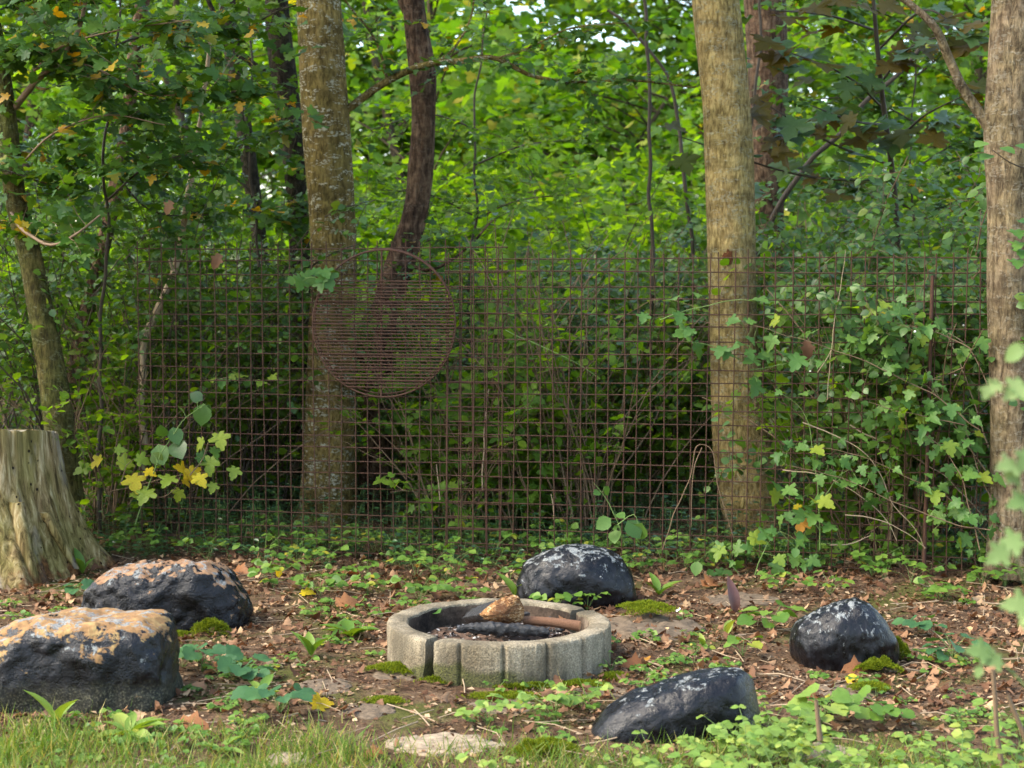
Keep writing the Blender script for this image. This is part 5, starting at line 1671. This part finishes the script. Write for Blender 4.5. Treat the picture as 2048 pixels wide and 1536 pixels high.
# white feather-like scrap
o = link('pale_petal', smooth(mesh_np('pale_petal', *OVAL_WIDE)), M['white'])
set_frame(o, on(G(1352, 1232), 0.02), [0.3, -0.2, 0.3], [0, -0.5, 1], 0.03)
tag(o, 'tiny white petal on a leaf near the low brown stone', 'petal')

# ------------------------------------------------------------------ moss cushions
TUFT = T([(-0.14, 0, 0), (0.14, 0, 0), (0.06, 0.7, 0.1), (0, 1, 0.25)], [(0, 1, 2), (0, 2, 3)])
def moss(label, cx, cy_, rx, ry, h, n, seed, z0=None, size=0.012):
    rng = np.random.default_rng(seed)
    d = rng.normal(size=(n, 2)) * 0.45
    d = d[np.hypot(d[:, 0], d[:, 1]) < 1.1]
    n = len(d)
    rr_ = np.hypot(d[:, 0], d[:, 1])
    lump = np.array([0.75 + 0.5 * mn.noise(Vector((a * 3 + seed, b * 3, 0))) for a, b in d])
    ragged = np.array([mn.noise(Vector((a * 2.2, b * 2.2, seed))) for a, b in d])
    ok_ = rr_ < 0.85 + ragged * 0.5
    d, rr_, lump = d[ok_], rr_[ok_], lump[ok_]
    n = len(d)
    X, Y = cx + d[:, 0] * rx, cy_ + d[:, 1] * ry
    base = np.array([gz(a, b) for a, b in zip(X, Y)]) if z0 is None else np.full(n, z0)
    Z = base + h * np.clip(1 - rr_ ** 2, 0, 1) * lump
    nrm = np.stack([d[:, 0] / rx * h * 2, d[:, 1] / ry * h * 2, np.ones(n)], 1)
    ax = unit(unit(nrm) + rng.normal(size=(n, 3)) * 0.5)
    me = mesh_np('moss', *place(TUFT, np.stack([X, Y, Z], 1) - np.array([cx, cy_, 0]), ax, rnd_dir(n, rng), size * rng.uniform(0.5, 1.3, n)))
    o = link('moss_cushion', me, M['moss'], None, (cx, cy_, 0))
    return tag(o, label, 'moss', 'moss cushions')
for i, (px, py, rx, ry, h, n, lab, dz) in enumerate([
        (420, 1268, 0.10, 0.05, 0.08, 6000, 'moss cushion at the right foot of the tan peeling boulder', 0),
        (352, 1268, 0.09, 0.05, 0.02, 3000, 'moss between the two left boulders', 0),
        (800, 1350, 0.16, 0.08, 0.03, 7000, 'moss on the flat stone left of the ring foot', .012),
        (905, 1368, 0.17, 0.03, 0.03, 4000, 'moss along the front foot of the ring below the open joint', 0),
        (1055, 1378, 0.16, 0.03, 0.02, 3000, 'thin moss along the front foot of the ring', 0),
        (1165, 1372, 0.12, 0.05, 0.02, 3500, 'moss patch at the right front foot of the ring', 0),
        (1290, 1250, 0.16, 0.13, 0.035, 9000, 'thick moss cap on the grey stone right of the ring', .055),
        (1758, 1345, 0.11, 0.06, 0.06, 7000, 'tufted moss at the right foot of the peaked boulder', 0),
        (1798, 1315, 0.05, 0.07, 0.08, 4000, 'tufted moss climbing the right side of the peaked boulder', 0),
        (1090, 1515, 0.13, 0.09, 0.06, 9000, 'bright yellow green moss cushion at the bottom of the picture', 0),
        (1225, 1358, 0.07, 0.05, 0.02, 2000, 'small moss patch beside the right foot of the ring', 0),
        (1740, 1385, 0.09, 0.06, 0.02, 2500, 'moss on the brown flat stone in front of the peaked boulder', .02),
        (770, 1408, 0.10, 0.06, 0.012, 2500, 'thin moss between the flat stones left of the ring', 0),
        (1010, 1395, 0.20, 0.06, 0.01, 3500, 'thin moss film on the soil in front of the ring', 0),
        (655, 1045, 0.16, 0.05, 0.10, 3000, 'mossy foot of the lichen trunk', 0)]):
    c_ = G(px, py)
    if i == 14: c_ = P(655, 1045, 10.15)
    moss(lab, c_.x, c_.y, rx, ry, h, n, 700 + i, None if not dz else gz(c_.x, c_.y) + dz)

# ------------------------------------------------------------------ maple sprays and shoots in front of the fence
MAPLE_ME = smooth(mesh_np('leaf', *MAPLE)); MAPLE_ME.materials.append(M['maple'])
MAPLE_YL = smooth(mesh_np('leaf', *MAPLE)); MAPLE_YL.materials.append(M['maple_yellow'])
M['maple_lime'] = leaf_mat('lime maple leaf', [(0, (0.15, 0.24, 0.03)), (1, (0.24, 0.29, 0.03))], 0.4, 0.5, 0.3)
MAPLE_LI = smooth(mesh_np('leaf', *MAPLE)); MAPLE_LI.materials.append(M['maple_lime'])
CURL_ME = smooth(mesh_np('leaf', *MAPLE_CURL)); CURL_ME.materials.append(M['maple'])
OV_ME = smooth(mesh_np('leaf', *OVAL_WIDE)); OV_ME.materials.append(M['maple'])
OVAL_ME2 = smooth(mesh_np('leaf', *OVAL_WIDE)); OVAL_ME2.materials.append(M['shrub'])
def fence_Y(px):
    """depth of the fence plane at a picture column"""
    u = (px - 1024) / FPX
    # (u*Y, Y) on line FL + s*fdir
    return (FL.x * fdir.y - FL.y * fdir.x) / (u * fdir.y - fdir.x)
def shoot(name, label, stems, leaves, seed, mats, stem_mat, size=0.085, front=0.12, cat='shrub', petiole=0.03, face=0.75, pr=None):
    """stems: pixel polylines just in front of the mesh; leaves: list of (px, py) leaf centres or None to scatter along the stems."""
    rng = np.random.default_rng(seed)
    x0, y0 = stems[0][0]
    b = P(x0, y0, fence_Y(x0) - front)
    root = empty(name, (b.x, b.y, gz(b.x, b.y)), label, cat)
    off = np.array(root.location)
    paths = []
    for st_ in stems:
        dd = front + rng.uniform(-0.08, 0.1)
        pl = [P(x_, y_, fence_Y(x_) - dd) for x_, y_ in st_]
        pq, rq = resample(pl, np.linspace(0.0036, 0.0012, len(pl)), 0.03)
        pq = wobble(pq, 0.02, seed * 0.3)
        v_, f_ = tube(pq, rq, 5)
        link('stem', smooth(mesh_np('stem', v_ - off, f_)), stem_mat, root)
        paths.append(pq)
    allp = np.concatenate(paths)
    pet = MB()
    for (lx, ly) in leaves:
        jit = rng.uniform(-0.10, 0.08)
        c_ = np.array(P(lx, ly, fence_Y(lx) - front + jit))
        near = allp[np.argmin(np.linalg.norm(allp - c_, axis=1))]
        dv = c_ - near
        L_ = np.linalg.norm(dv)
        ax = dv / max(L_, 1e-6) * 0.6 + np.array([rng.normal() * 0.6, -0.35 + rng.normal() * .2, -0.55 + rng.normal() * 0.3])
        ax = unit(ax)
        s = size * rng.uniform(0.5, 1.2)
        o = link('leaf', mats[int(rng.choice(len(mats), p=pr or [0.86 if len(mats) > 1 else 1.0] + [0.14 / max(1, len(mats) - 1)] * (len(mats) - 1)))], None, root)
        set_frame(o, c_ - ax * s * 0.4 - off, ax, [rng.normal() * 0.35, -face + rng.normal() * .25, 0.75], s)
        if L_ < 0.25:
            pet.add(*tube([near - off, (near + c_) / 2 - off + [0, 0, 0.008], c_ - ax * s * 0.4 - off], 0.0011, 3))
    if pet.V:
        link('petioles', pet.mesh('petioles'), M['stem_green'], root)
    return root

def along(rng, lines, n, sx, sy):
    out = []
    for _ in range(n):
        l_ = lines[rng.integers(len(lines))]
        k_ = rng.integers(len(l_) - 1)
        f = rng.random()
        out.append((l_[k_][0] * (1 - f) + l_[k_ + 1][0] * f + rng.normal() * sx, l_[k_][1] * (1 - f) + l_[k_ + 1][1] * f + rng.normal() * sy))
    return out
rg = np.random.default_rng(95)
st1 = [[(1960, 860), (1850, 780), (1740, 730), (1640, 690), (1540, 660), (1400, 640)], [(1900, 820), (1840, 760), (1780, 700), (1700, 670)], [(1930, 850), (1850, 830), (1760, 810), (1690, 790)],
       [(1945, 700), (1860, 660), (1760, 640)]]
shoot('field_maple_shoot', 'field maple shoot with lobed green leaves spread over the mesh at mid height right', st1, along(rg, st1, 105, 22, 22), 601, [MAPLE_ME, CURL_ME, MAPLE_LI], M['twig'], 0.078, pr=[0.56, 0.34, 0.10])
st2 = [[(1975, 1080), (1900, 1000), (1800, 950), (1700, 905), (1600, 890)], [(1980, 1060), (1880, 1040), (1780, 1000), (1690, 960), (1570, 930)], [(1960, 1100), (1930, 990), (1890, 900), (1830, 850)], [(1985, 1000), (1950, 930), (1935, 860)]]
shoot('field_maple_shoot', 'field maple shoot with lobed leaves low on the mesh beside the forked trunk', st2, along(rg, st2, 105, 24, 24), 602, [MAPLE_ME, CURL_ME, MAPLE_LI], M['twig'], 0.076, pr=[0.56, 0.34, 0.10])
st3 = [[(1320, 640), (1400, 610), (1480, 600), (1560, 620)], [(1480, 720), (1430, 690), (1370, 680)], [(1500, 740), (1560, 730), (1620, 720)]]
shoot('field_maple_shoot', 'field maple spray with lobed leaves crossing the tan trunk', st3, along(rg, st3, 22, 22, 18), 603, [MAPLE_ME, CURL_ME], M['stem_green'], 0.092)
st4 = [[(1640, 1100), (1636, 980), (1624, 900), (1610, 830), (1555, 785)], [(1640, 1060), (1600, 1010), (1560, 980)], [(1638, 1010), (1670, 960), (1700, 940)]]
shoot('green_shoot', 'upright bright green shoot against the mesh right of the tan trunk foot', st4, along(rg, st4, 20, 24, 20), 604, [MAPLE_ME, MAPLE_LI], M['stem_green'], 0.08)
st5 = [[(215, 985), (300, 960), (380, 945), (460, 940)], [(240, 970), (255, 930), (270, 915)], [(380, 950), (410, 910), (420, 880)], [(360, 955), (345, 985), (270, 990)]]
shoot('yellow_maple_shoot', 'little maple with yellow and lime lobed leaves in front of the left mesh end', st5,
      [(165, 938), (192, 925), (250, 925), (268, 965), (285, 920), (268, 990), (300, 945), (335, 960), (365, 940), (385, 950), (372, 965), (357, 990), (400, 890), (405, 915), (430, 905), (420, 930), (440, 880), (468, 945), (425, 975), (400, 960), (240, 900), (290, 990)],
      605, [MAPLE_LI, MAPLE_ME, MAPLE_YL], M['twig'], 0.10, pr=[0.40, 0.30, 0.30])
st6 = [[(270, 1050), (310, 930), (345, 870), (375, 830), (410, 805)]]
shoot('round_leaf_shoot', 'slanting shoot with big round leaves at the left mesh end', st6, [(362, 817), (395, 795), (405, 825), (420, 815), (325, 865), (350, 868), (355, 895), (320, 905), (312, 915)], 606, [OVAL_ME2], M['stem_green'], 0.115, face=1.2)
st7 = [[(640, 560), (625, 555), (590, 570)], [(640, 560), (655, 545)]]
shoot('maple_spray', 'bunch of bright lobed leaves at the upper left of the grate', st7, [(585, 560), (600, 565), (632, 545), (650, 545), (642, 568), (618, 560), (655, 560)], 607, [MAPLE_ME], M['stem_green'], 0.10)
st8 = [[(1250, 1090), (1225, 1030), (1205, 990), (1190, 970)], [(1235, 1050), (1265, 1030), (1280, 1060)]]
shoot('broad_leaf_weed', 'broad pale leaves rising above the domed boulder', st8, [(1195, 985), (1212, 980), (1240, 1030), (1265, 1055), (1280, 1060), (1210, 1045), (1230, 1070)], 608, [OV_ME], M['stem_green'], 0.10, front=0.2, cat='plant', face=1.0)
st9 = [[(1510, 1150), (1520, 1110), (1540, 1080), (1560, 1060)], [(1600, 1150), (1590, 1100), (1610, 1060)], [(1480, 1150), (1450, 1110), (1430, 1090)]]
shoot('nettle_weed', 'bright green leafy weeds at the foot of the tan trunk in front of the mesh', st9, along(rg, st9, 30, 26, 16), 609, [MAPLE_ME, OV_ME, CURL_ME, MAPLE_LI], M['stem_green'], 0.08, front=0.15, cat='plant', pr=[0.4, 0.3, 0.22, 0.08])
st10 = [[(430, 760), (460, 755), (490, 760)], [(540, 770), (520, 760)]]
shoot('maple_spray', 'small lime maple spray in the dark behind the left mesh', st10, [(425, 760), (445, 765), (465, 755), (480, 750), (520, 765), (545, 755)], 610, [MAPLE_LI, MAPLE_ME], M['twig'], 0.085, front=-0.15)
# loose orange leaf and a rusty one caught in the wires
for (px, py, me, s, lab) in [(1608, 1037, ol, 0.09, 'orange leaf caught in the mesh near the tan trunk foot'), (1612, 682, dl, 0.10, 'curled brown leaf caught in the mesh right of the tan trunk'), (1770, 625, yl, 0.07, 'yellow leaf on the mesh high at the right'),
                              (440, 508, dl, 0.09, 'curled brown leaf caught on the top wire at the left'), (345, 403, dl, 0.08, 'dead tan leaf hanging on the pale sapling'), (1592, 1010, yl, 0.05, 'small orange flower like leaf above the tan trunk foot')]:
    p = P(px, py, fence_Y(px) - 0.05)
    o = link('caught_leaf', me, None)
    set_frame(o, p, [rg.normal() * .4, -.3, -1], [rg.normal() * .3, -1, .4], s)
    tag(o, lab, 'leaf', 'leaves caught in the fence')

# dead bent canes against the mesh
def cane(name, label, lines, r, mat, front=0.06):
    x0, y0 = lines[0][0]
    b = P(x0, y0, fence_Y(x0) - front)
    root = empty(name, (b.x, b.y, gz(b.x, b.y)), label, 'twig')
    off = np.array(root.location)
    for i, l_ in enumerate(lines):
        pl = [P(x_, y_, fence_Y(x_) - front - 0.01 * i) for x_, y_ in l_]
        pq, rq = resample(pl, np.linspace(r * 0.8, r * 0.4, len(pl)), 0.03)
        pq = wobble(pq, 0.016, i + x0 * 0.1)
        v_, f_ = tube(pq, rq, 5)
        link('cane', smooth(mesh_np('cane', v_ - off, f_)), mat, root)
    return root
cane('bent_cane', 'pale dead cane bent in a sharp hook left of the tan trunk foot', [[(1325, 1100), (1350, 1020), (1380, 960), (1404, 890), (1412, 892), (1435, 960), (1455, 1030), (1470, 1075)], [(1404, 895), (1385, 950), (1382, 1000), (1385, 1050)]], 0.0042, M['twig'])
cane('bent_cane', 'reddish canes arching down to the right at the low right mesh', [[(1605, 845), (1660, 865), (1720, 900), (1760, 945), (1790, 1010), (1830, 1060), (1850, 1100)], [(1565, 940), (1640, 950), (1710, 985), (1770, 1040), (1792, 1080)], [(1690, 1030), (1750, 1040), (1800, 1060), (1850, 1098)], [(1660, 1090), (1720, 1080), (1740, 1070)]], 0.0045, M['twig_pale'])
cane('bent_cane', 'thin pale upright straw against the mesh right of the tan trunk', [[(1655, 800), (1660, 720), (1668, 640), (1682, 560), (1690, 500)], [(1635, 745), (1655, 715), (1662, 700)]], 0.0035, M['twig_pale'])
cane('bent_cane', 'tangle of dead brown canes behind the low right mesh', [[(1985, 960), (1930, 880), (1880, 800), (1850, 740)], [(1980, 900), (1940, 780), (1900, 680), (1870, 620)], [(1990, 860), (1960, 740), (1930, 690), (1880, 660)], [(1700, 850), (1800, 900), (1900, 960), (1980, 1050)]], 0.006, M['twig_pale'], -0.15)
cane('bent_cane', 'yellowish shoot arching right below the middle of the mesh', [[(1010, 660), (1050, 680), (1100, 700), (1140, 722), (1200, 760)]], 0.004, M['stem_green'], -0.10)
cane('bent_cane', 'pale straight twig standing in the mesh at the middle', [[(965, 980), (968, 900), (972, 830), (975, 780)], [(880, 1000), (876, 960), (872, 930)], [(1108, 1040), (1104, 1010), (1100, 990)]], 0.005, M['twig_pale'], -0.10)

# ------------------------------------------------------------------ near shrub leaning in from the right edge
rg = np.random.default_rng(99)
nr_root = empty('near_shrub', on(Vector((1.05, 2.75, 0))), 'pale leaved shrub close to the camera at the right edge, out of focus', 'shrub')
off = np.array(nr_root.location)
near_lines = [[(2130, 1300, 3.6), (2090, 1150, 3.55), (2050, 1020, 3.5), (2025, 920, 3.5)], [(2120, 1350, 3.7), (2070, 1220, 3.6), (2030, 1110, 3.55)], [(2110, 1450, 3.9), (2040, 1360, 3.9), (1975, 1300, 3.9)],
              [(2130, 900, 3.7), (2060, 800, 3.7), (1980, 760, 3.7)], [(2140, 760, 3.8), (2090, 720, 3.8), (2040, 690, 3.8)]]
M['near_leaf'] = leaf_mat('near shrub leaf', [(0, (0.12, 0.20, 0.06)), (1, (0.19, 0.26, 0.09))], 0.25, 0.6, 0.3, (1.2, 1.15, 0.5))
pale_oval = smooth(mesh_np('leaf', *OVAL)); pale_oval.materials.append(M['near_leaf'])
pale_lobed = smooth(mesh_np('leaf', *MAPLE)); pale_lobed.materials.append(M['near_leaf'])
for l_ in near_lines:
    pl = [P(a, b, c) for a, b, c in [(a, b, c * 0.74) for a, b, c in l_]]
    pq, rq = resample(pl, np.linspace(0.003, 0.0015, len(pl)), 0.03)
    v_, f_ = tube(pq, rq, 5)
    link('stem', smooth(mesh_np('stem', v_ - off, f_)), M['stem_green'], nr_root)
for (px, py, Y, s) in [(2020, 930, 3.5, 0.075), (2045, 905, 3.5, 0.07), (2000, 945, 3.5, 0.06), (2040, 1000, 3.5, 0.07), (2000, 1100, 3.55, 0.075), (2030, 1080, 3.55, 0.08), (2045, 1140, 3.5, 0.07), (2045, 1210, 3.5, 0.085), (2030, 1240, 3.55, 0.07),
                       (1965, 1305, 3.9, 0.08), (1990, 1320, 3.9, 0.07), (1950, 1330, 3.9, 0.05), (2040, 690, 3.8, 0.09), (1985, 765, 3.7, 0.05), (2010, 775, 3.7, 0.07), (2035, 770, 3.7, 0.08), (1965, 775, 3.7, 0.045)]:
    Y *= 0.74; s *= 0.74
    o = link('leaf', pale_oval if rg.random() < 0.25 else pale_lobed, None, nr_root)
    ax = [rg.normal() * .5 - .3, -.3 + rg.normal() * .3, -0.35 + rg.normal() * .5]
    set_frame(o, np.array(P(px + 12, py, Y)) - off, ax, [rg.normal() * .3, -.9, .6], s * 0.72)
near_st = empty('near_branch', P(1990, 300, 7.6), 'small leafy twig in front of the forked trunk', 'twig')
off = np.array(near_st.location)
pq, rq = resample([P(2060, 340, 7.6), P(2020, 325, 7.6), P(1985, 300, 7.6)], [.004, .003, .002], .03)
v_, f_ = tube(pq, rq, 5)
link('stem', smooth(mesh_np('stem', v_ - off, f_)), M['twig_dark'], near_st)
for (px, py) in [(1975, 285), (2000, 295), (2030, 290), (1985, 310), (2030, 460), (2040, 485), (2035, 520), (2045, 500), (2040, 440)]:
    o = link('leaf', OV_ME if py < 400 else MAPLE_ME, None, near_st)
    set_frame(o, np.array(P(px, py, 7.6)) - off, [rg.normal() * .5 - .2, -.5, -.2], [0, -.4, 1], 0.085)

# tall weeds at the lower right, standing close to the camera
def stalk_weed(px, py, Y, h, n, size, seed, label, mat='weed_pale'):
    rng = np.random.default_rng(seed)
    b = P(px, py, Y); b.z = gz(b.x, b.y)
    root = empty('leafy_weed', b, label, 'plant', 'leafy weeds at the front right')
    pts = [np.zeros(3)]
    d = np.array([rng.normal() * .15, rng.normal() * .15, 1.0])
    for i in range(5):
        d = unit(d + rng.normal(size=3) * .12)
        pts.append(pts[-1] + d * h / 5)
    pts = np.array(pts)
    link('stem', smooth(mesh_np('stem', *tube(pts, np.linspace(0.0035, 0.0015, 6), 5))), M['stem_green'], root)
    me = leaf_me('ovalw', OVAL_WIDE, mat)
    for i in range(n):
        t = (0.25 + 0.75 * i / n) * 5
        k_ = min(int(t), 4)
        p = pts[k_] + (pts[k_ + 1] - pts[k_]) * (t - k_)
        a = i * 1.57 * 1.05 + rng.uniform(-.3, .3) + seed
        o = link('leaf', me, None, root)
        set_frame(o, p, [math.cos(a), math.sin(a), 0.15 + rng.normal() * .2], [rng.normal() * .2, -.2, 1], size * rng.uniform(.6, 1.1) * (1.15 - 0.4 * i / n))
wl = [(1440, 4.75, 0.17, 12, 0.055), (1490, 4.6, 0.20, 14, 0.05), (1555, 4.5, 0.15, 12, 0.055), (1640, 4.4, 0.14, 12, 0.055), (1700, 4.6, 0.20, 14, 0.055), (1770, 4.45, 0.22, 14, 0.06), (1830, 4.5, 0.20, 14, 0.055),
      (1880, 4.6, 0.24, 16, 0.055), (1930, 4.4, 0.20, 14, 0.06), (1980, 4.6, 0.28, 16, 0.06), (2030, 4.5, 0.30, 16, 0.06), (1340, 4.6, 0.10, 10, 0.05), (1250, 4.55, 0.10, 10, 0.05), (1000, 4.6, 0.07, 9, 0.05), (940, 4.62, 0.07, 8, 0.05), (2000, 5.2, 0.22, 14, 0.05), (1930, 5.3, 0.18, 12, 0.05)]
for i, (px, Y, h, n, s) in enumerate(wl):
    stalk_weed(px, 1500, Y, h, n, s, 800 + i, 'pale leafy weed in the blurred front strip of weeds')
# bare brown canes in the lower right corner
for i, (l_, lab) in enumerate([([(2010, 1560), (1995, 1480), (1990, 1400), (1985, 1340)], 'dark bare cane standing in the lower right corner'), ([(2060, 1500), (2035, 1440), (2015, 1390)], 'brown broken cane leaning in the lower right corner'), ([(1640, 1480), (1636, 1440), (1632, 1400)], 'short broken stalk among the front weeds')]):
    pl = [P(a, b, 4.7) for a, b in l_]
    pq, rq = resample(pl, np.linspace(0.009, 0.006, len(pl)), 0.03)
    o = link('bare_cane', smooth(mesh_np('bare_cane', *tube(pq, rq, 7, rough=.1, freq=8))), M['twig'])
    tag(o, lab, 'twig')

# ------------------------------------------------------------------ more in the fire pit
rg = np.random.default_rng(140)
M['ashwood'] = simple('ash grey wood', (0.16, 0.14, 0.12), 0.95, 0.1, 0.8, 40, 0.8)
for i, (x0, y0, x1, y1, r_, m_, lab) in enumerate([
        (900, 1232, 960, 1222, 0.010, 'char', 'thin black burnt twig in the left of the pit'), (1070, 1222, 1135, 1214, 0.011, 'char', 'black burnt branch end at the right back of the pit'),
        (985, 1214, 925, 1206, 0.009, 'ashwood', 'grey ashy twig behind the scorched log'), (1040, 1230, 1110, 1228, 0.012, 'char', 'black burnt branch behind the reddish stick')]):
    a, b = G(x0, y0, 0.115), G(x1, y1, 0.12)
    pq, rq = resample([a, (a + b) / 2 + Vector((0, 0, 0.008)), b], [r_, r_ * 1.15, r_ * 0.7], 0.008)
    pq = wobble(pq, 0.008, i * 2.3, 12)
    tag(link('burnt_twig', smooth(mesh_np('burnt_twig', *tube(pq, rq, 8, rough=0.3, freq=7, vstretch=3)))), lab, 'twig').data.materials.append(M[m_])
# rotten scar where the tan trunk carries the top wire
sc = P(1457, 515, YB - 0.140)
bm = bmesh.new()
bmesh.ops.create_icosphere(bm, subdivisions=4, radius=1)
for v in bm.verts:
    n_ = 1 + 0.45 * fbm(v.co.x * 1.6, v.co.y * 1.6, v.co.z * 2, 4)
    v.co = Vector((v.co.x * 0.030 * n_, v.co.y * 0.013 * n_, v.co.z * 0.042 * n_))
me = bpy.data.meshes.new('bark_scar'); bm.to_mesh(me); bm.free()
for o_ in list(bpy.data.objects):
    if o_.name.startswith('tan_tree'):
        link('bark_scar', smooth(me), simple('rotten red wood', (0.11, 0.042, 0.017), 0.95, 0.1, 0.9, 60, 1.0), o_, sc - o_.location)
# leaves blown into the pit and ash flakes
for i, (px, py, s_, lab) in enumerate([(880, 1226, 0.055, 'green sprig leaf caught inside the left rim of the ring'), (945, 1230, 0.05, 'brown leaf on the ash left of the scorched log'), (1130, 1236, 0.05, 'brown leaf on the ash by the cut end of the stick'), (1085, 1250, 0.04, 'small brown leaf on the ash under the stick')]):
    p = G(px, py, 0.125 if i else 0.15)
    o = link('pit_leaf', OV_ME if i == 0 else dl)
    set_frame(o, p, [rg.normal(), rg.normal(), 0.1], [rg.normal() * .2, -.5, 1], s_)
    tag(o, lab, 'leaf')
fl = np.random.default_rng(150)
n = 900
a, r_ = fl.uniform(0, 2 * math.pi, n), 0.34 * np.sqrt(fl.random(n))
x, y = r_ * np.cos(a), r_ * np.sin(a)
z = np.array([0.110 + 0.018 * fbm(p * 6, q * 6, 4, 3) + 0.03 * math.exp(-((p + 0.02) ** 2 + (q - 0.1) ** 2) / 0.03) - 0.02 * (math.hypot(p, q) / 0.35) ** 2 for p, q in zip(x, y)])
M['ash_flake'] = leaf_mat('ash and charcoal flakes', [(0, (0.01, 0.01, 0.01)), (0.55, (0.03, 0.028, 0.026)), (0.75, (0.15, 0.12, 0.10)), (1, (0.42, 0.40, 0.38))], 0.02, 0.9, 0.1)
o = link('ash_flakes', mesh_np('ash_flakes', *place(SCRAP, np.stack([x, y, z], 1), fl.normal(size=(n, 3)) * [1, 1, .2], unit(fl.normal(size=(n, 3)) * .5 + [0, 0, 1]), fl.uniform(0.006, 0.028, n))), M['ash_flake'], fr)
o['kind'] = 'stuff'
